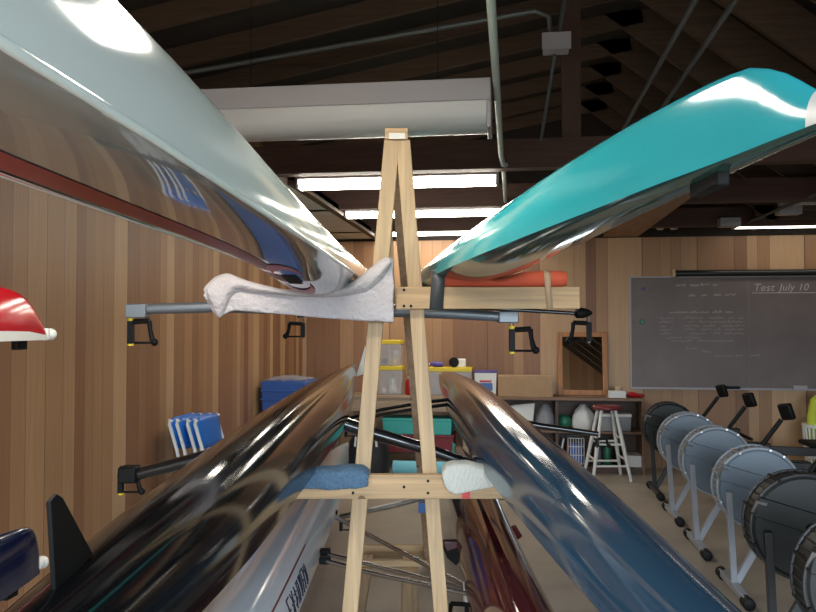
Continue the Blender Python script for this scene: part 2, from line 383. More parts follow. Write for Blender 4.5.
def oarlock(c, right, parent, s=1.0, lean=0.0, tall=.105, wide=.085, gate=True, yellow=True):
    """hanging rowlock: pin side block, gate arm, open rectangle; c = pin top, right = +1 opens to +u"""
    x,y,z=c; r=right; mb=MB()
    mb.box(x-.011*s,x+.011*s,y-.014,y+.014,z-tall*s,z-.012*s)
    def L(a,b): return (x+r*a*s, y, z+b*s)
    mb.tube([L(0,-.016),L(wide*.9,-.012)],.011*s,8); mb.tube([L(wide*.88,-.012),L(wide*.93,-.05),L(wide+.004,-tall+.012)],[.011*s,.009*s,.012*s],8)
    mb.tube([L(0,-tall+.004),L(wide,-tall+.004)],.005*s,8)
    mb.ball(L(wide+.012,-tall+.006),.016*s,10)
    o=mb.build('oarlock',M['black_pl'],parent,bevel=0)
    MB().tube([(x,y,z+.02*s),(x,y,z-tall*s-.008)],.0065*s,8).build('pin',M['steel'],o)
    if yellow:
        for dz in (0,-tall-.002): MB().lathe([(.013*s,-.006*s),(.013*s,.006*s)],(x,y,z+dz*s if dz else z-.006*s),'z',12).build('washer',M['yellow'],o)
    return o

# --- pale boat on the upper left arm
H1=Hull([(-1.2,-.475,1.74,.008,.05),(-.9,-.47,1.737,.045,.10),(-.3,-.452,1.735,.092,.165),(.3,-.43,1.735,.125,.205),(1,-.405,1.735,.14,.20),(2,-.365,1.735,.137,.155),(3,-.338,1.735,.14,.135),(4.4,-.29,1.735,.14,.13),(5.5,-.258,1.735,.11,.12),(6.5,-.228,1.735,.06,.09),(7.2,-.207,1.735,.01,.05)],crown=lambda v: pchip([-1.2,1.7,2.35,2.85,3.3,5.4,7.2],[.008,.013,.032,.078,.088,.06,.01],min(7.2,max(-1.2,v)))[0],p=3)
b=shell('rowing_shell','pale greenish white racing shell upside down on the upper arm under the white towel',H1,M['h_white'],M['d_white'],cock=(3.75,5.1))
for x in (0,PI): MB().tube([H1.S(v,x,-.004) for v in H1.vs(-1.0,7.0,60)],[.003+.0025*min(1,(v+1.0)/.8,(7.0-v)/.8) for v in H1.vs(-1.0,7.0,60)],10).build('gunwale',M['h_white'],b)
H1.deck(-.6,2.6,40,.0012,-.72,-.26,4).build('stripe',M['dkred'],b)['label']='dark red stripe along the deck edge'
mb=MB(); mb.grid([[H1.D(v,-.985+.0*k/3,.0024) if k==0 else H1.D(v,-.985+(.19*(1-(v-.7)/.85))*k/3,.0024) for k in range(4)] for v in [.7+.85*i/14 for i in range(15)]]); mb.build('decal',M['red_pl'],b)['label']='bright red tapering decal'
mb=MB(); mb.grid([[H1.D(v,-.985+.20*(1-(v-.7)/.9)+.03*k,.0026) for k in range(3)] for v in [.7+.9*i/14 for i in range(15)]]); mb.build('decal',M['white_pl'],b)['label']='white line along the red decal'
# red and black emblem on the deck near the towel
for s0,s1,r0_,r1_ in ((.12*PI,.88*PI,.62,1.0),(1.12*PI,1.88*PI,.62,1.0)):
    mb=MB(); rows=[]
    for i in range(13):
        th=s0+(s1-s0)*i/12; rr=r0_+(r1_-r0_)*math.sin(PI*i/12)
        rows.append([H1.D(2.55+.33*q*math.sin(th),-.15+.55*q*math.cos(th),.0025) for q in (r0_,(r0_+rr)/2,rr)])
    mb.grid(rows).build('emblem',M['red_pl'],b)['label']='red crescent emblem'
mb=MB(); mb.grid([[H1.D(v,x,.0025) for x in (-.32,-.15,.02)] for v in (2.46,2.55,2.62)]); mb.build('emblem',M['black_pl'],b)['label']='small black square mark'
rg=MB(); rg.tube([pix(147,309,3.24),pix(215,307,3.24),pix(300,308.5,3.24),pix(408,311.5,3.24),pix(455,313.5,3.24),pix(503,317,3.24)],[.021,.023,.025,.025,.023,.020],12)
rg=rg.build('wing_rigger',M['grey_al'],b)
for (xa,xb,ya,yb,xp,yp,rr) in ((127,148,304,318,131,318,1),(498,518,311,323,512,326,1)):
    p0=pix(xa,yb,3.24); p1=pix(xb,ya,3.24)
    MB().box(p0[0],p1[0],3.24-.028,3.24+.028,p0[2],p1[2]).build('clamp',M['grey_al'],rg,bevel=.005)
    oarlock(pix(xp,yp,3.24),rr,rg,1.0)
# struts that hold the wing to the hull
for du in (-.10,.10): MB().tube([(-.33+du,3.24,1.60),(-.33+du*.9,3.24,1.735)],.012,8).build('stay',M['grey_al'],rg)

# --- teal boat on the upper right arm
H2=Hull([(.755,.426,1.737,.007,.012),(.78,.423,1.735,.011,.024),(.816,.42,1.735,.015,.044),(.866,.415,1.735,.018,.076),(.95,.408,1.735,.022,.108),(1.15,.39,1.735,.038,.125),(1.39,.37,1.735,.052,.136),(1.85,.335,1.735,.085,.145),(2.4,.295,1.735,.118,.145),(3.07,.25,1.735,.148,.14),(4.4,.16,1.735,.155,.14),(6,.05,1.735,.12,.13),(7.4,-.05,1.735,.045,.09),(7.9,-.085,1.735,.008,.04)],crown=.03,p=2)
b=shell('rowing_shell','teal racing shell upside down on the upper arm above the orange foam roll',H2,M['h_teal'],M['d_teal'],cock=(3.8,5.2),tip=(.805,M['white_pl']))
p=H2.D(1.06,.2,.006); MB().cbox((p[0],1.06,p[2]),(.018,.10,.022)).build('bow_number_clip',M['black_pl'],b,bevel=.003)
rg=MB().tube([pix(297,316,4.4),pix(350,309,4.4),pix(437,305,4.4),pix(500,309,4.4),pix(578,313.5,4.4)],[.011,.014,.016,.012,.011],10).build('wing_rigger',M['black_gl'],b)
for dx in(-16,16): MB().tube([pix(437+dx,306,4.4),(pix(437+dx,300,4.4)[0],4.4,1.73)],.01,8).build('stay',M['black_gl'],rg)
p=pix(583,313,4.4); MB().lathe([(.012,-.05),(.030,-.035),(.03,.0),(.02,.03),(.008,.05)],p,'x',14).build('clamp',M['black_pl'],rg)
oarlock(pix(589,320,4.4),-1,rg,1.15,yellow=False); oarlock(pix(303,321,4.4),-1,rg,1.0,yellow=False,tall=.09)

# --- black boat on the lower left arm
H3=Hull([(.45,-.55,.99,.01,.03),(.7,-.547,.985,.05,.10),(1.24,-.537,.982,.112,.158),(2,-.525,.985,.155,.195),(3.07,-.51,.992,.165,.225),(4,-.495,1.0,.160,.235),(5,-.48,1.02,.125,.22),(6,-.462,1.06,.06,.18),(6.75,-.448,1.10,.012,.13)],crown=.012)
b=shell('rowing_shell','glossy black racing shell upside down on the blue cloth, with a skeg near its end',H3,M['h_black'],M['h_black'],cock=(3.5,4.9))
MB().prism([(-.537,1.205,1.125),(-.537,1.345,1.15),(-.537,1.225,1.27),(-.537,1.205,1.28),(-.537,1.182,1.272)],(.008,0,0)).build('skeg',M['black_pl'],b,bevel=.002)
pa=[pix(356,377,6.75),pix(369,372,6.75),pix(368,346,6.75),pix(365,346,6.75)]
MB().prism([Vector(q) for q in pa],(0,.03,0)).build('bow_tip',M['white_pl'],b,bevel=.004)
MB().tube([pix(345,424,3.5),pix(372,433,3.5),pix(430,450,3.5),pix(486,470,3.5)],[.03,.03,.025,.022],12).build('wing_rigger',M['black_gl'],b)
rg=MB().tube([pix(138,474,3.5),pix(205,457,3.5),pix(262,441,3.5)],[.027,.030,.033],12).build('wing_rigger',M['black_gl'],b)
p0=pix(118,489,3.5); p1=pix(141,466,3.5); MB().box(p0[0]+.01,p1[0]-.01,3.46,3.54,p0[2]+.03,p1[2]).build('clamp',M['black_pl'],rg,bevel=.008)
oarlock(pix(121,470,3.5),1,rg,.95); oarlock(pix(487,474,3.5),1,rg,.9)

# --- navy blue boat on the lower right arm
H4=Hull([(0,.53,.975,.01,.02),(.6,.52,.972,.06,.07),(1.5,.49,.975,.110,.110),(2.03,.47,.978,.130,.138),(3.07,.43,.99,.150,.172),(4.5,.375,1.02,.130,.20),(5.5,.34,1.035,.09,.18),(6.5,.30,1.055,.04,.12),(7.0,.28,1.07,.01,.06)],crown=.012)
b=shell('rowing_shell','dark blue racing shell upside down on the ribbed white cloth',H4,M['h_blue'],M['h_blue'],cock=(4.2,5.5))
rg=MB()
for dz in(0,.028): 
    q=[Vector(pix(x,y,5.0))+Vector((0,dz*1.2,dz)) for x,y in ((347,424),(380,415),(415,409),(452,404))]; rg.tube(q,.011,8)
rg.tube([pix(488,416,5.0),pix(540,426,5.0),pix(598,434,5.0)],[.024,.021,.016],10)
rg=rg.build('wing_rigger',M['black_gl'],b)
oarlock(pix(597,437,5.0),1,rg,.8,yellow=False,tall=.075); oarlock(pix(346,427,5.0),1,rg,.8,yellow=False,tall=.075)

# --- pale grey boat on the bottom left
H5=Hull([(0,-.575,.46,.01,.05),(.8,-.57,.452,.075,.11),(2,-.565,.45,.13,.18),(3,-.56,.45,.145,.20),(5,-.555,.45,.145,.20),(6.3,-.55,.45,.08,.14),(7.2,-.545,.45,.01,.05)],crown=.01)
b=shell('rowing_shell','pale grey racing shell lying low beneath the black shell, dark lettering on its side',H5,M['h_grey'],M['h_grey'],cock=(3.7,5.0))
# dark lettering along the side (worn, unreadable characters)
mb=MB(); vv=2.86
rnd=random.Random(3)
gl=[[((0,0),(1,.15)),((0,.0),(0,.9)),((.5,.1),(.5,.6))],[((0,.1),(1,.9)),((0,.9),(1,.1)),((.5,0),(.5,1))],[((0,.5),(1,.5)),((.3,0),(.3,1)),((.8,.1),(.6,.95))],[((0,.2),(1,.2)),((0,.8),(1,.8)),((.5,0),(.5,1)),((.1,.2),(.1,.8))],[((0,.1),(1,.5)),((0,.9),(1,.5)),((0,.5),(1,.55))],[((0,0),(1,0)),((0,0),(0,1)),((0,1),(1,1)),((.5,0),(.5,.8))],[((0,.3),(1,.7)),((.2,0),(.6,1)),((0,.9),(.9,1))]]
for g in gl:
    for (a0,b0),(a1,b1) in g:
        P=[]
        for i in range(4):
            a_=a0+(a1-a0)*i/3; b_=b0+(b1-b0)*i/3; P.append(Vector(H5.S(vv+.05*b_,.12+.42*(1-a_),.0015)))
        mb.tube(P,.0032,5)
    vv+=.068
mb.build('lettering',M['ink'],b)
mb=MB(); mb.grid([[H5.S(v,th,.001) for th in (.70,.72,.74)] for v in [2.0+.1*i for i in range(16)]]); mb.build('stripe',M['dkred'],b)
rg=MB(); end=Vector(pix(467,589,3.38))
rg.tube([pix(333,515,4.58),pix(345,522,4.4),end+Vector((0,.0,.01))],[.013,.013,.011],10)
rg.tube([pix(322,553,3.78),pix(372,565,3.66),end],.010,10); rg.tube([pix(322,560,3.66),pix(372,573,3.5),end+Vector((0,-.03,-.01))],.010,10)
rg=rg.build('rigger_tubes',M['steel'],b)
MB().tube([end+Vector((0,0,-.05)),end+Vector((0,0,.03))],.016,10).build('pin_sleeve',M['white_pl'],rg)
for x,y,v in((333,513,4.58),(325,552,3.78),(325,560,3.66)): MB().cbox(pix(x,y,v),(.05,.05,.03)).build('mount_bracket',M['black_pl'],rg,bevel=.006)
MB().tube([(-.70,4.5,.50),(-1.36,3.4,.42)],.012,8).tube([(-.70,3.7,.50),(-1.36,3.38,.41)],.010,8).build('rigger_tubes',M['steel'],b)
oarlock((-1.36,3.38,.40),1,rg,.9)
oarlock((end.x,end.y,end.z-.05),-1,rg,.9,yellow=False)

# --- maroon boat on the bottom right
H6=Hull([(0,.40,.46,.01,.05),(.8,.395,.452,.075,.11),(2,.39,.45,.13,.18),(3,.38,.45,.145,.20),(5,.395,.45,.145,.20),(6.3,.40,.45,.08,.14),(7.2,.40,.45,.01,.05)],crown=.01)
b=shell('rowing_shell','glossy maroon racing shell lying low beneath the dark blue shell',H6,M['h_maroon'],M['h_maroon'],cock=(3.7,5.0))
rg=MB().tube([pix(340,517,4.55),pix(395,505,4.55),pix(446,491,4.55)],[.022,.024,.026],12,flat=.7).build('wing_rigger',M['al'],b)
oarlock(pix(341,520,4.55),1,rg,.85,yellow=False,tall=.07)
MB().tube([(.50,4.55,.58),(.90,4.55,.52),(1.18,4.55,.46)],[.026,.024,.022],12).build('wing_rigger',M['al'],b)
oarlock((1.19,4.55,.45),-1,rg,.85,yellow=False,tall=.07)
q=[Vector(pix(x,y,4.1)) for x,y in((440,541),(459,540),(462,560),(456,566),(447,558))]
MB().prism(q,(0,.03,0)).build('shoulder_plate',M['black_pl'],b,bevel=.004)
q=[Vector(pix(x,y,4.08)) for x,y in((442,542),(460,541),(461,547),(447,552))]
MB().prism(q,(0,.015,0)).build('shoulder_plate',M['h_maroon'],b,bevel=.004)
MB().tube([H6.S(3.95,.5,.002),H6.S(3.95,.2,.02)],.02,8).build('bolt_cap',M['h_maroon'],b)

# --- two boats whose bows come in from the left, by the panelled wall (room frame: u=X, v=Y)
def wallboat(tipx,tipy,v,prof,mat,dmat,label):
    p=W(pix(tipx,tipy,v)); st=[]
    for s_,w_,h_ in prof: st.append((p.y-s_,p.x,p.z,w_,h_))
    return p,Hull(st,crown=.008,frame='room'),label
p,H7,lb=wallboat(44,338,2.6,[(0,.010,.028),(.04,.014,.072),(.09,.024,.118),(.16,.04,.146),(.28,.06,.160),(.8,.10,.165),(2,.14,.16),(3.2,.12,.15),(3.9,.05,.1),(4.3,.01,.03)],None,None,'')
b=shell('rowing_shell','red racing shell with a white gunwale band and white bow ball, by the panelled wall',H7,M['h_red'],M['h_red'])
mb=MB('room')
for sgn in(0,1):
    rows=[]
    for i in range(30):
        v=H7.v0+.3+(H7.v1-H7.v0-.3)*i/29; rows.append([Vector(H7.S(v,(PI-.0) if sgn else 0,.002))+Vector((0,0,-.006)),Vector(H7.S(v,(PI-.07) if sgn else .07,.002))+Vector((0,0,.006)),Vector(H7.S(v,(PI-.11) if sgn else .11,.002))+Vector((0,0,.006))])
    mb.grid(rows)
mb.build('gunwale_band',M['white_pl'],b)
MB('room').cbox((p.x,p.y+.006,p.z+.012),(.026,.02,.04)).build('bow_cap',M['white_pl'],b,bevel=.006)
MB('room').ball((p.x,p.y+.036,p.z+.012),.020,16,(1,1.1,1)).build('bow_ball',M['white_pl'],b)
MB('room').cbox((p.x,p.y-.13,p.z-.02),(.02,.055,.03)).build('bow_number_clip',M['black_pl'],b,bevel=.003)
p,H8,lb=wallboat(36,573,2.3,[(0,.012,.085),(.012,.016,.118),(.035,.02,.138),(.07,.028,.146),(.16,.04,.152),(.3,.06,.165),(.9,.11,.17),(2,.14,.165),(3.0,.12,.15),(3.7,.05,.1),(4.1,.01,.03)],None,None,'')
b=shell('rowing_shell','deep navy racing shell with a blunt bow and white bow ball, below the red one',H8,M['h_navy'],M['h_navy'])
MB('room').tube([(p.x,p.y-.004,p.z+.022),(p.x,p.y+.028,p.z+.022)],.017,12).ball((p.x,p.y+.03,p.z+.022),.0185,14).build('bow_ball',M['white_pl'],b)
MB('room').cbox((p.x,p.y-.12,p.z-.018),(.02,.05,.026)).build('bow_number_clip',M['black_pl'],b,bevel=.003)

# ------------------------------------------------------------------ wooden boat rack
V=3.07
t=thing('boat_rack','pine A-frame boat rack with two crossing arms standing between the shells','boat rack',(0,V,0))
def leg(xt,yt,xb,yb,vt,vb,mat,w,d,name='leg'):
    p0=Vector(pix(xt,yt,vt)); p1=Vector(pix(xb,yb,vb)); k=p1.z/(p0.z-p1.z); p1=p1+(p1-p0)*k
    MB().beam(p1,p0,w,d,(1,0,0)).build(name,mat,t,bevel=.003)
leg(392,141,350,612,V,V,M['pine_z'],.060,.036); leg(403,141,441,612,V,V,M['pine_z'],.056,.036)
leg(395,150,428,552,V+.09,5.18,M['brace'],.05,.036,'brace_leg')
MB().beam(pix(391,304,V+.05),pix(386,186,V+.05),.036,.03,(1,0,0)).build('inner_brace',M['pine_z'],t,bevel=.003)
p0=pix(385,141,V-.0); p1=pix(408,131,V); MB().box(p0[0],p1[0],V-.03,V+.16,p0[2]-.0,p1[2]+.005).build('cap_block',M['pine_x'],t,bevel=.003)
p0=pix(389,139,V-.031); p1=pix(405,133,V-.031); MB().box(p0[0],p1[0],V-.033,V-.03,p0[2],p1[2]).build('paper_label',M['label'],t)
def arm(x0,x1,y0,y1,v,mat=M['pine_x']):
    a=pix(x0,y1,v); c=pix(x1,y0,v); return MB().box(a[0],c[0],v-.019,v+.019,a[2],c[2]).build('arm',mat,t,bevel=.003)
va=V-.039
arm(396,579,287,309,va); arm(236,394,297,311,va); ar2=arm(245,512,474,498,va); a3=MB().box(-.75,.60,va-.019,va+.019,.35,.437).build('arm',M['pine_x'],t,bevel=.003)
for x,y in((404,290),(411,306),(404,306),(353,479),(353,493),(428,481),(428,493),(404,487)):
    p=pix(x,y,va-.02); MB().lathe([(.0055,-.002),(.0055,.001)],p,'y',10).build('screw',M['black_pl'],t)
# floor sled
MB().box(-.33,.18,5.30,5.338,0,.089).build('cross_bar',M['pine_x'],t,bevel=.003); MB().box(-.30,.12,5.0,5.04,.038,.076).build('cross_bar',M['pine_x'],t,bevel=.003)
for u in(-.275,.012): MB().box(u-.046,u+.046,.9,5.3,0,.038).build('runner',M['pine_y'],t,bevel=.003)
p=pix(425,504,4.35); MB().cbox((p[0]-.012,4.30,p[2]),(.05,.10,.05)).build('tape',M['bluetape'],t)
a=pix(462,498,va-.02); c=pix(470,486,va-.02); MB().box(a[0],c[0],va-.0215,va+.021,a[2]-.001,c[2]).build('tape',M['redtape'],t)

# orange foam roll along the arm with its tape straps
arm_top=pix(420,287,va)[2]
rows=[]; n=16; N=30; x0=pix(431,280,va)[0]; x1=pix(566,280,va)[0]; xd=pix(497,280,va)[0]
for i in range(N+1):
    u=x0+(x1-x0)*i/N; dip=math.exp(-((u-xd)/.075)**2); rz=.031-.0145*dip; zc=arm_top+rz; e=1 if 0<i<N else .8
    rows.append([(u,va+.0+(.031+.008*dip)*e*math.cos(2*PI*k/n),zc+rz*e*math.sin(2*PI*k/n)) for k in range(n)])
single(MB().grid(rows,wrap=True,cap=True),'foam_roll',M['foam'],'orange foam roll taped along the upper arm beneath the teal shell','foam roll')
def strap(xt,xb,w,ytop,ybot,mat,label,rt):
    t2=[]; u0=pix(xt,ytop,va)[0]; u1=pix(xb,ybot,va)[0]; zt=arm_top+2*rt+.003; zb=pix(xb,ybot,va)[2]-.002; hw=w/2
    path=[(u1,va-.0225,zb),(u0+(u1-u0)*.3,va-.0235,arm_top)]
    for k in range(7):
        a=PI-PI*k/6; path.append((u0,va+(.034)*math.cos(a),arm_top+rt+(rt+.003)*math.sin(a)))
    path+=[(u1,va+.0225,zb),(u1,va-.0225,zb-.001)]
    mb=MB().grid([[(p[0]-hw,p[1],p[2]),(p[0]+hw,p[1],p[2])] for p in path]); return single(mb,'tape_strap',mat,label,'tape',solid=.002)
strap(438,436,.052,272,309,M['duct'],'dark grey duct tape strap at the inner end of the orange foam','.' and .030)
strap(546,549,.024,273,309,M['masktape'],'beige tape strap near the outer end of the orange foam',.030)

# ------------------------------------------------------------------ cloths
def cloth(name, mat, label, prof, v, bm=.0, thick=.012, dep=.03, bump=.006, seed=1, pleat=0, back=.06):
    """prof: (x px, top px, bottom px) along the arm; drapes over the arm"""
    rnd=random.Random(seed); rows=[]; N=64
    xs=[q[0] for q in prof]; ph=[rnd.uniform(0,6.28) for _ in range(6)]
    for i in range(N+1):
        x=xs[0]+(xs[-1]-xs[0])*i/N; yt=float(pchip(xs,[q[1] for q in prof],x)[0]); yb=float(pchip(xs,[q[2] for q in prof],x)[0])
        top=pix(x,yt,v)[2]; bot=pix(x,yb,v)[2]; u=pix(x,yt,v)[0]; s=i/N
        wv=lambda k: bump*(math.sin(s*19+ph[0]+k*1.3)+.6*math.sin(s*41+ph[1]+k*2.1)+ (pleat*math.sin(s*95)))
        row=[]; f=-dep-.002
        for k in range(9): 
            q=k/8; row.append((u+wv(k)*.4, v+f-.004*math.sin(q*PI)-abs(wv(k))*.9, bot+(top-.012-bot)*q))
        for k in range(1,8):
            a=PI-PI*k/8; row.append((u, v+dep*math.cos(a), top-.012+.012*math.sin(a)+wv(k)*.25))
        for k in range(5):
            q=k/4; row.append((u, v+dep+.003, top-.012-(back)*q))
        rows.append(row)
    return single(MB().grid(rows),name,mat,label,'cloth',solid=thick,sub=1)
PT=[(207,288,297),(212,282,306),(219,277,316),(228,275,315),(236,278,311),(262,286,313),(290,291.5,315),(320,291,318),(345,286,320),(358,280,321),(368,272,321.5),(380,262,322),(388,258,323),(394,262,323)]
tw=cloth('towel',M['terry'],'white terry towel draped over the upper arm beneath the pale shell',PT,va,seed=4,dep=.036,bump=.006)
tw['category']='towel'
FL=[(207,297),(213,309),(219,319),(224,312),(230,298),(240,291.5),(262,293),(300,296),(330,297),(350,295),(366,291),(378,283),(386,273),(391,264)]
rows=[]
for i in range(61):
    x=207+184*i/60; yt=float(pchip([q[0] for q in PT],[q[1] for q in PT],x)[0]); ye=float(pchip([q[0] for q in FL],[q[1] for q in FL],x)[0]); ye=max(ye,yt+1.5)
    row=[]
    for k in range(9):
        q=k/8; p=pix(x,yt-.6+(ye-yt+.6)*q,va-.050-.022*math.sin(PI*min(1,q*1.05))-.006*math.sin(x*.16+q*4)*(1-q)); row.append(p)
    e=Vector(row[-1]); row.append((e.x,e.y+.018,e.z+.004)); rows.append(row)
f=MB().grid(rows).build('folded_edge',M['terry'],tw,solid=.007,sub=1)
cloth('rag',M['bluecloth'],'blue cloth laid over the lower arm beneath the black shell',
      [(285,474,484),(296,470,486),(312,468,486),(330,468,487),(350,466,486),(362,467,485),(369,472,483)],va,seed=9,dep=.045,bump=.006,thick=.014)
cloth('rag',M['rib'],'ribbed white cloth folded over the lower arm beneath the dark blue shell',
      [(442,470,476),(447,464,488),(455,462,492),(466,462,490),(480,465,487),(494,469,484),(500,471,482)],va,seed=2,dep=.04,bump=.003,pleat=.8)

# ------------------------------------------------------------------ back wall: chalkboard, roller, mirror
yb=YB-.03
bl=pixY(632,387,yb); tl=pixY(632,278,yb); x1=bl.x+2.44
t=thing('chalkboard','wide grey-brown chalkboard with faint handwriting on the back wall','chalkboard',((bl.x+x1)/2,YB,bl.z),frame='room')
MB('room').box(bl.x,x1,YB-.025,YB-.001,bl.z,tl.z).build('writing_surface',M['board'],t)
fr=MB('room'); w=.018
fr.box(bl.x-w,bl.x,YB-.035,YB-.001,bl.z-w,tl.z+w).box(x1,x1+w,YB-.035,YB-.001,bl.z-w,tl.z+w).box(bl.x,x1,YB-.035,YB-.001,tl.z,tl.z+w).box(bl.x,x1,YB-.035,YB-.001,bl.z-w,bl.z)
fr.build('frame',M['fixture'],t,bevel=.003)
MB('room').box(bl.x,x1,YB-.085,YB-.034,bl.z-w,bl.z-w+.008).build('chalk_tray',M['fixture'],t)
rnd=random.Random(11); ys_=YB-.0265
def scrib(mb,xa,ya,xb,yb_,h,gap=.35):
    a=pixY(xa,ya,ys_); c=pixY(xb,yb_,ys_); L=c.x-a.x; x=0; 
    while x<L:
        wl=rnd.uniform(.05,.16)
        if rnd.random()<gap: x+=rnd.uniform(.02,.07)
        pts=[]; n=max(3,int(wl/.011))
        for i in range(n+1):
            xx=x+wl*i/n
            if xx>L: break
            zz=a.z+(c.z-a.z)*xx/L+h*(.5*((i%2)*2-1)*rnd.uniform(.3,1)+(.6 if rnd.random()<.15 else 0)); pts.append((a.x+xx,ys_,zz))
        for q0,q1 in zip(pts,pts[1:]):
            d=(Vector(q1)-Vector(q0)).normalized(); nn=Vector((-d.z,0,d.x))*.0034
            mb.add([Vector(q0)+nn,Vector(q0)-nn,Vector(q1)-nn,Vector(q1)+nn],[(0,1,2,3)])
        x+=wl+.012
mb=MB('room')
for xa,ya,xb,yb_,h in ((676,285.5,718,285,.030),(682,296,737,294.5,.022),(669,312.5,736,312,.022)): scrib(mb,xa,ya,xb,yb_,h)
mb.build('chalk_text',M['chalk'],t)
mb=MB('room')
for ya in (318.5,322.5,326.5,330,334): 
    scrib(mb,658+rnd.uniform(0,4),ya,674,ya-.5,.02); scrib(mb,684,ya-.5,744,ya-.5,.02,.6)
scrib(mb,672,341,735,341,.022); scrib(mb,664,338,700,337.5,.02,.5); scrib(mb,686,349,698,348.5,.015); scrib(mb,702,351,711,352,.02); scrib(mb,716,356,762,355.5,.015)
mb.build('chalk_text',M['chalk_f'],t)
mb=MB('room'); a=pixY(752,293,ys_); c=pixY(816,292.4,ys_); mb.box(a.x,c.x+.35,ys_-.0005,ys_,a.z-.004,a.z+.004)
mb.build('chalk_text',M['chalk'],t)
mb=MB('room'); a=pixY(748,385,ys_); c=pixY(749.6,280,ys_); mb.box(a.x,c.x,ys_-.0003,ys_,a.z,c.z); mb.build('chalk_smear',M['chalk_s'],t)
def text(body,x,z,y,size,mat,parent,shear=.25):
    cu=bpy.data.curves.new('chalk_lettering','FONT'); cu.body=body; cu.size=size; cu.shear=shear; cu.space_character=1.05
    o=bpy.data.objects.new('tmp',cu); COL.objects.link(o); bpy.context.view_layer.update()
    me=bpy.data.meshes.new_from_object(o.evaluated_get(bpy.context.evaluated_depsgraph_get())); bpy.data.objects.remove(o)
    mb=MB('room'); mb.add([(x+q.co.x,y,z+q.co.y) for q in me.vertices],[tuple(p.vertices) for p in me.polygons]); return mb.build('chalk_lettering',mat,parent,smooth=False)
a=pixY(753,291,ys_); text('Test',a.x,a.z,ys_,.115,M['chalk'],t); a=pixY(779,290.5,ys_); text('July 10',a.x,a.z,ys_,.105,M['chalk'],t)
def small(name,mat,label,cat,x0,x1,y0,y1,Y0,Y1,bevel=.004,group=None):
    a=pixY(x0,y1,Y0); c=pixY(x1,y0,Y0); return single(MB('room').box(a.x,c.x,Y0,Y1,a.z,c.z),name,mat,label,cat,group,bevel=bevel)
def restbox(name,mat,label,cat,x0,x1,y0,z0,Y0,Y1,bevel=.004,group=None):
    a=pixY(x0,y0,Y0); c=pixY(x1,y0,Y0); return single(MB('room').box(a.x,c.x,Y0,Y1,z0,a.z),name,mat,label,cat,group,bevel=bevel)
a=pixY(642,322,ys_)
single(MB('room').lathe([(.022,-.02),(.028,-.012),(.028,0)],(a.x,YB-.026,a.z),'y',14),'magnet',M['green_pl'],'green round magnet stuck on the chalkboard','magnet')
a=pixY(643,289,ys_)
single(MB('room').lathe([(.014,-.016),(.018,-.01),(.018,0)],(a.x,YB-.026,a.z),'y',14),'magnet',M['violet'],'small dark blue magnet at the top corner of the chalkboard','magnet')
zt=bl.z-w+.008
a=pixY(733,386,YB-.06); single(MB('room').box(a.x-.07,a.x+.07,YB-.08,YB-.04,zt,zt+.03),'chalk_eraser',M['black_pl'],'black felt eraser on the chalk tray','eraser',bevel=.004)
a=pixY(800,386,YB-.06); single(MB('room').box(a.x-.07,a.x+.07,YB-.08,YB-.04,zt,zt+.045),'chalk_eraser',M['fixture'],'pale grey eraser on the chalk tray','eraser',bevel=.004)
a=pixY(672,273.5,YB-.06); 
t=thing('roller_screen','rolled black pull-down screen case above the chalkboard','screen',(a.x+1,YB-.06,a.z),frame='room')
MB('room').tube([(a.x+.03,YB-.05,a.z),(a.x+2.0,YB-.05,a.z)],.035,14).build('case',M['screen'],t)
MB('room').box(a.x,a.x+.03,YB-.09,YB-.001,a.z-.04,a.z+.045).build('end_bracket',M['masktape'],t,bevel=.004)

# ------------------------------------------------------------------ shelf unit and bench at the back wall
CT=.795; Y0=8.55
xa=-.45; xb=pixY(645,430,Y0).x; xm=pixY(557,430,Y0).x
t=thing('shelf_unit','dark brown open shelf unit beneath the mirror and the chalkboard','shelf unit',((xa+xb)/2,8.75,0),frame='room')
MB('room').box(xa,xb,Y0-.02,8.98,CT-.03,CT).build('top',M['cabtop'],t,bevel=.003)
MB('room').box(xa,xa+.03,Y0,8.98,0,CT-.03).build('side_panel',M['cab'],t,bevel=.002); MB('room').box(xb-.03,xb,Y0,8.98,0,CT-.03).build('side_panel',M['cabtop'],t,bevel=.002)
MB('room').box(xm-.015,xm+.015,Y0+.01,8.97,.05,CT-.03).build('divider',M['cab'],t); MB('room').box(xa+.03,xb-.03,8.955,8.975,.05,CT-.03).build('back_panel',M['cab'],t)
ZS=.44
for q0,q1 in((xa+.03,xm-.015),(xm+.015,xb-.03)): MB('room').box(q0,q1,Y0+.01,8.955,ZS-.02,ZS).build('shelf',M['cabtop'],t)
MB('room').box(xa+.03,xb-.03,Y0+.01,8.955,.05,.07).build('shelf',M['cab'],t); MB('room').box(xa+.03,xb-.03,Y0+.03,Y0+.05,0,.05).build('plinth',M['cab'],t)
xc=-2.05
t=thing('workbench','tan wooden bench against the back wall behind the rack, plastic organisers on top','bench',((xa+xc)/2,8.75,0),frame='room')
MB('room').box(xc,xa-.01,Y0-.02,8.98,CT-.03,CT).build('top',M['tanwood'],t,bevel=.003); MB('room').box(xc+.02,xa-.03,Y0,Y0+.02,CT-.17,CT-.03).build('apron',M['tanwood'],t)
for x in(xc+.04,xa-.06):
    for y in(Y0+.02,8.93): MB('room').box(x-.03,x+.03,y-.01,y+.04,0,CT-.03).build('leg',M['tanwood'],t)
MB('room').box(xc+.05,xa-.07,Y0+.05,8.93,.16,.18).build('shelf',M['cab'],t)
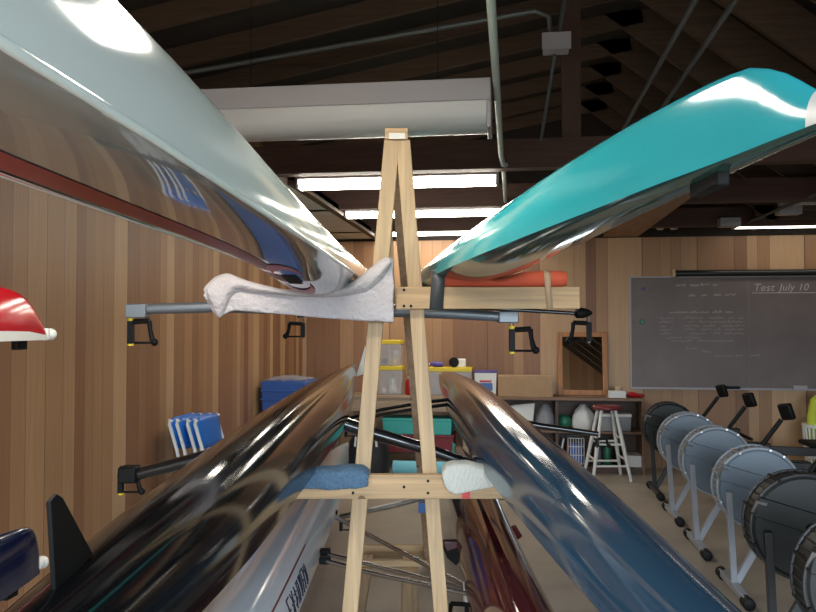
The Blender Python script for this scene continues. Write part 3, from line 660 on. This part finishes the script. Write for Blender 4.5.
def tote(name,label,cat,x0,x1,y0,z0,Y0_,Y1_,bm,lm,lh=.03,group=None,inner=None):
    a=pixY(x0,y0,Y0_); c=pixY(x1,y0,Y0_); zt=a.z; t=thing(name,label,cat,((a.x+c.x)/2,(Y0_+Y1_)/2,z0),frame='room',group=group)
    i=.012
    MB('room').hexa([(a.x+i,Y0_+i,z0),(c.x-i,Y0_+i,z0),(c.x-i,Y1_-i,z0),(a.x+i,Y1_-i,z0),(a.x+.004,Y0_+.004,zt-lh),(c.x-.004,Y0_+.004,zt-lh),(c.x-.004,Y1_-.004,zt-lh),(a.x+.004,Y1_-.004,zt-lh)]).build('body',bm,t,bevel=.006)
    MB('room').box(a.x,c.x,Y0_,Y1_,zt-lh,zt).build('lid',lm,t,bevel=.006)
    return t,a.x,c.x,zt
def clearbin(label,x0,x1,ylid,z0,Y0_,Y1_,contents):
    t,ax,cx,zt=tote('organiser_box',label,'storage box',x0,x1,ylid,z0,Y0_,Y1_,M['clear'],M['yellow'],.045)
    MB('room').box((ax+cx)/2-.003,(ax+cx)/2+.003,Y0_+.02,Y1_-.02,z0+.01,zt-.05).build('partition',M['white_pl'],t)
    for k,(m,fx,fz,r) in enumerate(contents):
        MB('room').ball((ax+(cx-ax)*fx,Y0_+.06,z0+.012+r*1.1+fz),r,12,(1,.8,1.1)).build('contents',m,t)
    return zt
z1=clearbin('lower clear organiser with a yellow lid on the bench, holding white parts',377,402,366,CT,8.62,8.86,[(M['paper'],.62,0,.05),(M['paper'],.62,.10,.035),(M['white_pl'],.25,0,.03)])
z2=clearbin('upper clear organiser with a yellow lid, topmost of the stack, holding small wheels',377,401,340,z1,8.62,8.86,[(M['black_pl'],.28,0,.032),(M['yellow'],.7,0,.03),(M['orangewood'],.3,.1,.03),(M['paper'],.75,.1,.03)])
z3=clearbin('clear organiser with a yellow lid on the bench, small tools lying on it',428,472,367.5,CT,8.62,8.86,[(M['grey_al'],.15,0,.04),(M['paper'],.35,0,.045),(M['masktape'],.7,0,.045)])
a=pixY(430,362,8.7); c=pixY(443,362,8.7)
t=thing('hand_tool','dark violet handled tool lying on the yellow lid','tool',(a.x,8.72,z3),frame='room')
MB('room').tube([(a.x,8.72,z3+.034),(a.x+.05,8.72,z3+.032),(c.x,8.72,z3+.028)],[.016,.034,.026],12).build('handle',M['violet'],t)
MB('room').tube([(a.x-.012,8.72,z3+.034),(a.x+.002,8.72,z3+.034)],.012,10).build('tip',M['steel'],t)
a=pixY(449,362,8.7); c=pixY(465,362,8.7); r=.055
t=thing('tape_measure','rounded black and white tape dispenser on the yellow lid','tape dispenser',((a.x+c.x)/2,8.72,z3),frame='room')
MB('room').lathe([(.02,-.035),(r,-.03),(r,.03),(.02,.035)],(a.x+r,8.72,z3+r),'y',20).build('body',M['black_pl'],t)
MB('room').box(a.x+r+.02,c.x+.01,8.70,8.74,z3,z3+.095).build('end_piece',M['white_pl'],t,bevel=.012)
a=pixY(404,386,8.66); c=pixY(416,386,8.66)
t=thing('bottle','red bottle with a white and black cap on the bench','bottle',((a.x+c.x)/2,8.68,CT),frame='room')
xm_=(a.x+c.x)/2
MB('room').lathe([(.05,0),(.055,.01),(.055,.13),(.04,.17),(.03,.18)],(xm_,8.68,CT),'z',18).build('body',M['red_pl'],t)
MB('room').lathe([(.032,.175),(.032,.21)],(xm_,8.68,CT),'z',18).build('collar',M['white_pl'],t); MB('room').lathe([(.026,.21),(.022,.27),(.010,.33)],(xm_,8.68,CT),'z',18).build('nozzle',M['black_pl'],t)
t,ax,cx,zt=tote('storage_tub','white plastic tub with a dark violet lid beside the cardboard box','tub',474,497,371,CT,8.62,8.85,M['white_pl'],M['violet'],.02)
MB('room').box(ax+.05,cx-.05,8.617,8.623,CT+.06,CT+.14).build('label_sticker',M['blue_pl'],t); MB('room').box(ax+.06,cx-.06,8.6165,8.622,CT+.15,CT+.17).build('label_sticker',M['redtape'],t)
a=pixY(498,376,8.6); c=pixY(553,376,8.6)
t=thing('cardboard_box','long brown cardboard box on the shelf unit beside the mirror','box',((a.x+c.x)/2,8.72,CT),frame='room')
MB('room').box(a.x,c.x,8.6,8.9,CT,a.z).build('carton',M['card'],t,bevel=.004)
MB('room').box(a.x-.001,c.x+.001,8.72,8.78,a.z-.02,a.z+.002).build('packing_tape',M['masktape'],t)
a=pixY(558,392,8.88); c=pixY(608,332,8.88)
t=thing('mirror','wood framed mirror leaning on the back wall above the shelf unit','mirror',((a.x+c.x)/2,8.9,CT),frame='room')
k=.080; zt=c.z; z0=CT
def MP(x,q,d=0): return (x, 8.88+(q)*k+d, z0+(zt-z0)*q)
def mbar(x0,x1,q0,q1): 
    return [MP(x0,q0),MP(x1,q0),MP(x1,q0,.025),MP(x0,q0,.025),MP(x0,q1),MP(x1,q1),MP(x1,q1,.025),MP(x0,q1,.025)]
fw=.055; fq=fw/(zt-z0)
fr=MB('room'); fr.hexa(mbar(a.x,a.x+fw,0,1)); fr.hexa(mbar(c.x-fw,c.x,0,1)); fr.hexa(mbar(a.x+fw,c.x-fw,0,fq)); fr.hexa(mbar(a.x+fw,c.x-fw,1-fq,1)); fr.build('frame',M['orangewood'],t,bevel=.005)
MB('room').add([MP(a.x+fw-.005,fq-.01,.012),MP(c.x-fw+.005,fq-.01,.012),MP(c.x-fw+.005,1-fq+.01,.012),MP(a.x+fw-.005,1-fq+.01,.012)],[(0,1,2,3)]).build('mirror_glass',M['mirror'],t)
# small things right of the mirror
a=pixY(619,390,8.7); t=thing('cup','small brown cup on the shelf unit beside the mirror','cup',(a.x,8.72,CT),frame='room')
MB('room').lathe([(.03,0),(.042,.11),(.038,.11),(.027,.01)],(a.x,8.75,CT),'z',18).build('body',M['masktape'],t)
restbox('paper_stack',M['paper'],'small stack of white papers in front of the brown cup','paper',609,626,391,CT,8.58,8.68,.003)
a=pixY(636,392,8.66)
single(MB('room').ball((a.x,8.68,CT+.02),.1,16,(1.0,.7,.22)).ball((a.x-.04,8.66,CT+.03),.06,12,(1,.8,.5)),'rag',M['red_pl'],'crumpled red cloth at the end of the shelf unit top','cloth')
# things on the shelves
rz=ZS
a=pixY(512,403,8.6); c=pixY(535,403,8.6)
single(MB('room').hexa([(a.x,8.6,ZS),(c.x-.03,8.6,ZS),(c.x-.03,8.85,ZS),(a.x,8.85,ZS),(a.x-.02,8.62,CT-.1),(c.x,8.6,CT-.065),(c.x,8.85,CT-.065),(a.x-.02,8.85,CT-.09)]),'paper_stack',M['paper'],'white folded paper bundle on the upper shelf under the cardboard box','paper',bevel=.01)
rnd=random.Random(5)
def lump(name,mat,label,cat,x0,x1,y0,z0,Yc,seed):
    a=pixY(x0,y0,Yc); c=pixY(x1,y0,Yc); rx=(c.x-a.x)/2; H=a.z-z0; rr=random.Random(seed); rows=[]; n=22
    ph=[rr.uniform(0,6.3) for _ in range(4)]
    for q,sc in ((0,.72),(.12,.95),(.35,1),(.6,.88),(.8,.62),(.93,.35),(1,.12)):
        rows.append([((a.x+c.x)/2+rx*sc*math.cos(2*PI*k/n)*(1+.10*math.sin(5*2*PI*k/n+ph[0]+q*5)), Yc+.12+.11*sc*math.sin(2*PI*k/n)*(1+.1*math.sin(4*2*PI*k/n+ph[1])), z0+H*q+(.012*math.sin(3*2*PI*k/n+ph[2]) if 0<q<1 else 0)) for k in range(n)])
    return single(MB('room').grid(rows,wrap=True,cap=True),name,mat,label,cat)
lump('plastic_bag',M['bag'],'crumpled white plastic bag on the upper shelf behind the stool','bag',572,596,405,ZS,8.58,2)
lump('plastic_bag',M['film'],'clear plastic bag of green bits on the upper shelf beside the divider','bag',536,555,405,ZS,8.6,8)
a=pixY(560,418,8.66)
single(MB('room').ball((a.x+.05,8.72,ZS+.08),.08,14,(1,.9,1)),'ball',M['green_pl'],'green ball tucked beside the white plastic bag','ball')
tote('storage_tub','clear tub with a white lid on the upper shelf at the stool','tub',600,632,414,ZS,8.6,8.88,M['clear'],M['white_pl'],.03)
# lower shelf
a=pixY(568,440,8.62); c=pixY(584,440,8.62)
t=thing('wire_basket','white wire basket with dark contents on the lower shelf','basket',((a.x+c.x)/2,8.7,.07),frame='room')
w_=MB('room')
for i in range(7):
    x=a.x+(c.x-a.x)*i/6; w_.tube([(x,8.62,.07),(x,8.62,.36)],.004,6)
for z in(.09,.18,.27,.36): w_.tube([(a.x,8.62,z),(c.x,8.62,z),(c.x,8.82,z),(a.x,8.82,z),(a.x,8.62,z)],.004,6)
w_.build('wire_frame',M['white_paint'],t); MB('room').box(a.x+.012,c.x-.012,8.635,8.80,.075,.30).build('contents',M['blue_pl'],t,bevel=.02)
for i,(x,l,h,m,lb) in enumerate(((553,.05,.30,'masktape','tan folder tilted on the lower shelf beside the divider'),(559,.05,.28,'paper','white folder tilted against the tan folder on the lower shelf'),(565,.04,.26,'dkred_pl','dark red folder leaning toward the wire basket'))):
    q=pixY(x,450,8.64); single(MB('room').beam((q.x+.0,8.74,.085),(q.x+l,8.74,.07+h),.2,.018,(0,1,0)),'folder',M[m],lb,'folder',bevel=.002)
restbox('book',M['paper'],'white book lying flat on the lower shelf near the stool legs','book',626,643,455.5,.07,8.6,8.85,.003)
a=pixY(598,438,8.68)
for i,(dx,m,lb) in enumerate(((0,'grey_al','grey bottle on the lower shelf seen between the stool legs'),(.10,'green_pl','green bottle on the lower shelf beside the grey bottle'),(.20,'black_pl','black bottle on the lower shelf beside the green bottle'))):
    single(MB('room').lathe([(.035,0),(.04,.01),(.04,.17),(.018,.22),(.018,.25)],(a.x+dx,8.72,.07),'z',16),'bottle',M[m],lb,'bottle')
# beneath the bench
t,ax,cx,zt=tote('storage_tote','dark red storage tote beneath the teal one','tote',380,454,434,.18,8.56,8.9,M['dkred_pl'],M['dkred_pl'],.03)
t,ax,cx,zt=tote('storage_tote','teal storage tote stacked on the dark red tote beneath the bench','tote',382,452,418,zt,8.56,8.9,M['teal_pl'],M['teal_pl'],.03)
for o in list(bpy.data.objects):
    pass
a=pixY(393,461,8.3); c=pixY(446,461,8.3)
t=thing('foam_roller','cyan foam roller lying on the floor before the bench','foam roller',((a.x+c.x)/2,8.3,0),frame='room')
MB('room').lathe([(.03,-.0005),(.062,0),(.068,.006),(.068,c.x-a.x-.006),(.062,c.x-a.x),(.03,c.x-a.x)],(a.x,8.3,.068),'x',20).build('roll',M['cyanfoam'],t)
a=pixY(347,440,7.9); c=pixY(388,440,7.9)
t=thing('duffel_bag','black bag slumped on the floor behind the rack','bag',((a.x+c.x)/2,7.95,0),frame='room')
rows=[]; n=20
for q,sc in((0,.86),(.1,1),(.4,1.02),(.75,.9),(.95,.6),(1,.3)): rows.append([((a.x+c.x)/2+(c.x-a.x)/2*sc*math.copysign(abs(math.cos(2*PI*k/n))**.7,math.cos(2*PI*k/n)),7.98+.16*sc*math.copysign(abs(math.sin(2*PI*k/n))**.7,math.sin(2*PI*k/n)),.52*q) for k in range(n)])
MB('room').grid(rows,wrap=True,cap=True).build('body',M['blackbag'],t)
MB('room').tube([(a.x+.1,7.81,.35),(a.x+.12,7.79,.5),((a.x+c.x)/2,7.80,.6),(c.x-.12,7.79,.5),(c.x-.1,7.81,.35)],.012,8).build('carry_strap',M['white_paint'],t)
single(MB('room').tube([(a.x+.3,7.6,.006),(a.x+.42,7.55,.006),(a.x+.6,7.62,.006),(a.x+.7,7.75,.006)],.006,8),'cord',M['teal_pl'],'thin green cord on the floor beside the black bag','cord')

# blue lidded bin in the far left corner
p0=W(pix(262,395,7.6)); p1=W(pix(309,395,7.6)); zt=pix(262,381,7.6)[2]; yb0=p0.y-.05
t=thing('storage_bin','tall blue plastic bin with clear film over its top in the back corner','bin',((p0.x+p1.x)/2,yb0+.2,0),frame='room')
x0_,x1_=max(p0.x,XL+.02),p1.x
MB('room').hexa([(x0_+.04,yb0+.04,0),(x1_-.04,yb0+.04,0),(x1_-.04,yb0+.42,0),(x0_+.04,yb0+.42,0),(x0_,yb0,zt),(x1_,yb0,zt),(x1_,yb0+.46,zt),(x0_,yb0+.46,zt)]).build('body',M['blue_pl'],t,bevel=.015)
for z in(zt-.10,zt-.18): MB('room').box(x0_-.0,x1_+.008,yb0-.008,yb0+.46,z,z+.02).build('rim',M['blue_pl'],t,bevel=.006)
MB('room').grid([[(x0_+.02+(x1_-x0_-.04)*i/10,yb0+.02+.42*j/8,zt+.03*math.sin(PI*i/10)*math.sin(PI*j/8)+.015*math.sin(i*2.1+j*1.7)+.012) for i in range(11)] for j in range(9)]).build('plastic_film',M['film'],t)

# ------------------------------------------------------------------ stack of chairs by the left wall
def chair(px,label):
    """folded flat, its back toward the left wall"""
    p=W(pix(px,425,5.45)); x=p.x; y=p.y; top=W(pix(px,420,5.45)).z
    t=thing('folding_chair',label,'chair',(x+.08,y+.2,0),frame='room',group='folded blue chairs by the panelled wall')
    wd=.40
    for yy in(y,y+wd):
        MB('room').tube([(x+.015,yy,top-.012),(x,yy,top),(x-.004,yy,top-.03),(x+.05,yy,top-.20),(x+.10,yy,top-.42),(x+.13,yy,0)],.0125,8).build('front_leg',M['white_paint'],t)
        MB('room').tube([(x+.085,yy+.02 if yy==y else yy-.02,top-.44),(x+.105,yy+.02 if yy==y else yy-.02,0)],.011,8).build('rear_leg',M['white_paint'],t)
    rows=[]
    for k in range(7):
        q=k/6; rows.append([(x+.045-.045*q+.012*math.sin(PI*j/8), y+wd*(.02+.96*j/8), top-.20+.215*q-(.02 if k==6 and j in(0,8) else 0)) for j in range(9)])
    MB('room').grid(rows).build('backrest',M['blueback'],t,solid=.012)
    MB('room').hexa([(x+.092,y+.035,top-.62),(x+.104,y+.035,top-.62),(x+.104,y+wd-.035,top-.62),(x+.092,y+wd-.035,top-.62),(x+.048,y+.035,top-.26),(x+.060,y+.035,top-.26),(x+.060,y+wd-.035,top-.26),(x+.048,y+wd-.035,top-.26)]).build('seat',M['blueback'],t,bevel=.004)
    return t
for px,lb in ((170,'folded blue chair with white tubes, nearest the panelled wall of the four'),(177.5,'folded blue chair with white tubes, second from the panelled wall'),(188,'folded blue chair with white tubes, third from the panelled wall'),(195.5,'folded blue chair with white tubes, outermost of the four, whole back showing')):
    chair(px,lb)

# ------------------------------------------------------------------ stool
u,v=(606-408)/793*8.12,8.12; c=W((u,v,0))
t=thing('stool','tall white stool with a maroon round seat in front of the shelf unit','stool',(c.x,c.y,0),frame='room')
MB('room').lathe([(.02,.70),(.135,.70),(.15,.712),(.15,.728),(.135,.742),(.02,.742)],(c.x,c.y,0),'z',26).build('seat',M['maroonseat'],t)
an=[math.radians(45+90*k+8) for k in range(4)]
tp=[(c.x+.10*math.cos(a),c.y+.10*math.sin(a),.70) for a in an]; bt=[(c.x+.27*math.cos(a),c.y+.27*math.sin(a),0) for a in an]
def lr(i,z): q=z/.70; return tuple(bt[i][k]+(tp[i][k]-bt[i][k])*q for k in range(3))
for i in range(4): MB('room').tube([bt[i],lr(i,.35),tp[i]],[.015,.020,.016],10).build('leg',M['white_paint'],t)
for i in range(4):
    for z in((.15,.36) if i%2==0 else (.21,.42)): MB('room').tube([lr(i,z),lr((i+1)%4,z)],.011,8).build('rung',M['white_paint'],t)

# ------------------------------------------------------------------ hamper with lime jacket
c=W(pix(810,440,8.1)); 
t=thing('hamper','white slatted plastic hamper standing beneath the chalkboard','hamper',(c.x+.13,c.y,0),frame='room')
hx,hy,r=c.x+.13,c.y,.19; zt=pix(810,424,8.1)[2]
MB('room').lathe([(.15,0),(.15,.012),(.02,.012)],(hx,hy,0),'z',26).build('bottom',M['white_pl'],t)
mb=MB('room')
for k in range(26):
    a=2*PI*k/26; mb.tube([(hx+.15*math.cos(a),hy+.15*math.sin(a),.0),(hx+r*math.cos(a),hy+r*math.sin(a),zt)],.010,6)
mb.build('slats',M['white_pl'],t)
for z in(.01,.22,.38,zt-.03): 
    rr=.15+(r-.15)*z/zt; MB('room').lathe([(rr-.006,z),(rr+.012,z),(rr+.012,z+.03),(rr-.006,z+.03)],(hx,hy,0),'z',26).build('ring',M['white_pl'],t)
single(MB('room').tube([(hx-.05,hy,.05),(hx-.06,hy,.45),(hx-.09,hy-.02,zt-.05),(hx-.10,hy,zt+.08),(hx-.07,hy,zt+.24),(hx-.01,hy+.02,zt+.30),(hx+.05,hy,zt+.2)],[.09,.1,.075,.055,.05,.045,.03],14),'jacket',M['lime'],'lime yellow garment standing up out of the white hamper','garment')
single(MB('room').ball((hx-.01,hy-.12,zt+.02),.045,12),'ball',M['violet'],'dark blue ball on top of the hamper','ball')
single(MB('room').tube([(hx+.08,hy-.06,.05),(hx+.08,hy-.06,zt+.05),(hx+.08,hy-.06,zt+.09)],[.05,.05,.02],12),'bottle',M['white_pl'],'white bottle standing in the hamper beside the lime garment','bottle')

# ------------------------------------------------------------------ rowing machines
def erg(X,Y,light,label,bigm=1.0):
    h=M['erg_l'] if light else M['erg_d']; lg=M['erg_leg'] if light else M['erg_dleg']
    t=thing('rowing_machine',label,'rowing machine',(X,Y,0),frame='room',group='rowing machines in a row')
    fx,fz,R,w=X+.125,.615,.228*bigm,.075
    mb=MB('room')
    mb.lathe([(.02,-w-.004),(R*.45,-w-.006),(R*.93,-w),(R*.985,-w+.012),(R*.985,w-.012),(R*.93,w),(R*.45,w+.006),(R*.02,w+.004)],(fx,Y,fz),'y',56)
    fh=mb.build('flywheel_housing',h,t)
    # perforated rim cage
    rm=MB('room')
    for s in(-1,1): rm.tube([(fx+R*math.cos(2*PI*k/48),Y+s*(w-.01),fz+R*math.sin(2*PI*k/48)) for k in range(49)],.008,8,cap=False)
    for k in range(40):
        a=2*PI*k/40; rm.tube([(fx+R*math.cos(a),Y-w+.01,fz+R*math.sin(a)),(fx+R*math.cos(a),Y+w-.01,fz+R*math.sin(a))],.004,5)
    rm.build('rim_cage',M['erg_leg'] if light else M['erg_dleg'],fh)
    # flat side arm from the rim to the hub
    d=Vector((math.cos(math.radians(-16)),0,math.sin(math.radians(-16)))); n=Vector((-d.z,0,d.x)); c0=Vector((fx,Y-w-.018,fz+.035))
    MB('room').hexa([q for yy in (-.022,.02) for q in (c0-d*R*.98-n*.045+Vector((0,yy,0)),c0+d*R*.62-n*.045+Vector((0,yy,0)),c0+d*R*.62+n*.045+Vector((0,yy,0)),c0-d*R*.98+n*.045+Vector((0,yy,0)))]).build('side_arm',h,fh,bevel=.003)
    e=c0-d*R*.93; MB('room').beam(e-n*.03+Vector((0,-.002,0)),e+n*.03+Vector((0,-.024,0)),.05,.006,(d.x,0,d.z)).build('badge',M['al'],fh)
    MB('room').lathe([(.012,-.045),(.028,-.040),(.030,0)],(fx+.012,Y-w-.016,fz+.005),'y',16).build('hub_cap',M['black_pl'],fh)
    for ang in (75,55,118,160,200): 
        a=math.radians(ang); MB('room').tube([(fx+R*math.cos(a),Y-w-.012,fz+R*math.sin(a)),(fx+R*math.cos(a),Y+w+.012,fz+R*math.sin(a))],.008,8).build('cage_bolt',M['al'] if light else M['black_pl'],fh)
    # front legs
    MB('room').beam((X,Y,.06),(X-.05,Y-w-.022,.60),.030,.036,(0,1,0)).build('leg_strut',lg,t,bevel=.003)
    MB('room').beam((X+.01,Y,.06),(X+.20,Y,.40),.03,.04,(0,1,0)).build('leg_strut',lg,t,bevel=.003)
    ft=MB('room').beam((X,Y-.26,.045),(X,Y+.26,.045),.045,.04,(1,0,0)).build('front_foot',lg,t,bevel=.004)
    for s in(-1,1): MB('room').lathe([(.026,-.042),(.033,-.038),(.034,-.03),(.034,.03),(.033,.038),(.026,.042)],(X-.0,Y+s*.265,.034),'y',16).build('rubber_cap',M['black_pl'],ft)
    # rail, seat, footrest, rear leg
    MB('room').beam((fx+.10,Y,.44),(X+2.15,Y,.40),.05,.075,(0,1,0))  .build('rail',M['erg_dleg'],t,bevel=.004)
    bd=MB('room').box(fx+.16,fx+.62,Y-.05,Y+.05,.50,.62); bd.build('chain_housing',h if not light else M['erg_d'],t,bevel=.01)
    for s in(-1,1): MB('room').hexa([(fx+.40,Y+s*.12-.05,.46),(fx+.40,Y+s*.12+.05,.46),(fx+.42,Y+s*.12+.05,.46),(fx+.42,Y+s*.12-.05,.46),(fx+.54,Y+s*.12-.05,.58),(fx+.54,Y+s*.12+.05,.58),(fx+.56,Y+s*.12+.05,.58),(fx+.56,Y+s*.12-.05,.58)]).build('footrest',M['black_pl'],t,bevel=.003)
    MB('room').box(X+1.30,X+1.55,Y-.16,Y+.16,.47,.51).build('seat',M['black_pl'],t,bevel=.018)
    MB('room').beam((X+2.08,Y,.40),(X+2.12,Y,.03),.05,.05,(0,1,0)).beam((X+2.12,Y-.2,.022),(X+2.12,Y+.2,.022),.044,.044,(1,0,0)).build('rear_leg',lg,t,bevel=.003)
    MB('room').tube([(fx+.66,Y-.24,.55),(fx+.66,Y+.24,.55)],.015,8).build('handle',M['black_pl'],t)
    # monitor arm
    ar=MB('room').tube([(fx+.27,Y,.62),(fx+.30,Y,.71),(fx+.44,Y,.90)],.017,10).build('monitor_arm',M['black_pl'],t)
    mm=Matrix.Rotation(math.radians(-18),3,'Y')@Matrix.Rotation(math.radians(28),3,'Z')
    mo=MB('room').cbox((fx+.475,Y,.955),(.04,.105,.115),mm).build('monitor',M['black_pl'],ar,bevel=.012)
    MB('room').cbox(Vector((fx+.475,Y,.955))+mm@Vector((.0205,0,.008)),(.003,.075,.06),mm).build('display',M['grey_al'],mo)
    return t
erg(1.29,7.58,False,'dark grey rowing machine at the end of the row by the chalkboard wall')
erg(1.27,6.66,True,'pale blue-grey rowing machine just in front of the far dark grey one')
erg(1.26,5.76,True,'pale blue-grey rowing machine in the middle of the three pale ones')
erg(1.26,4.83,True,'pale blue-grey rowing machine next to the black one, its whole foot bar showing')
erg(1.20,3.93,False,'black rowing machine between the pale one and the black one cut by the frame',1.05)
erg(1.14,3.08,False,'black rowing machine cut off by the frame edge, closest to the camera',1.05)

# ------------------------------------------------------------------ light
wd=bpy.data.worlds.new('daylight'); SC.world=wd; wd.use_nodes=True; t=wd.node_tree; bg=t.nodes['Background']
tc=node(t,'ShaderNodeTexCoord'); sp=node(t,'ShaderNodeSeparateXYZ'); t.links.new(tc.outputs['Generated'],sp.inputs[0])
mr=node(t,'ShaderNodeMapRange'); mr.inputs['From Min'].default_value=-.05; mr.inputs['From Max'].default_value=.08; t.links.new(sp.outputs[2],mr.inputs['Value'])
r=ramp(t,[(0,(.05,.055,.05)),(1,(.74,.88,1.0))]); t.links.new(mr.outputs[0],r.inputs['Fac']); t.links.new(r.outputs['Color'],bg.inputs['Color']); bg.inputs['Strength'].default_value=12
L=bpy.data.lights.new('bay_portal','AREA'); L.shape='RECTANGLE'; L.size=bx1-bx0; L.size_y=bz; L.cycles.is_portal=True
lo=bpy.data.objects.new('bay_portal',L); COL.objects.link(lo); lo.location=((bx0+bx1)/2,YF-.08,bz/2); lo.rotation_euler=(math.radians(90),0,0)
cam=bpy.data.cameras.new('camera'); co=bpy.data.objects.new('camera',cam); COL.objects.link(co)
co.location=(0,0,HC); co.rotation_euler=(PI/2+PITCH,0,PSI); cam.sensor_width=36; cam.lens=F*36/816; cam.clip_start=.02
SC.camera=co
SC.view_settings.view_transform='Standard'; SC.view_settings.look='None'; SC.view_settings.gamma=1; SC.view_settings.use_curve_mapping=False
SC.view_settings.exposure=0.4
SC.cycles.use_denoising=True; SC.cycles.max_bounces=8; SC.cycles.transparent_max_bounces=12; SC.cycles.sample_clamp_indirect=6
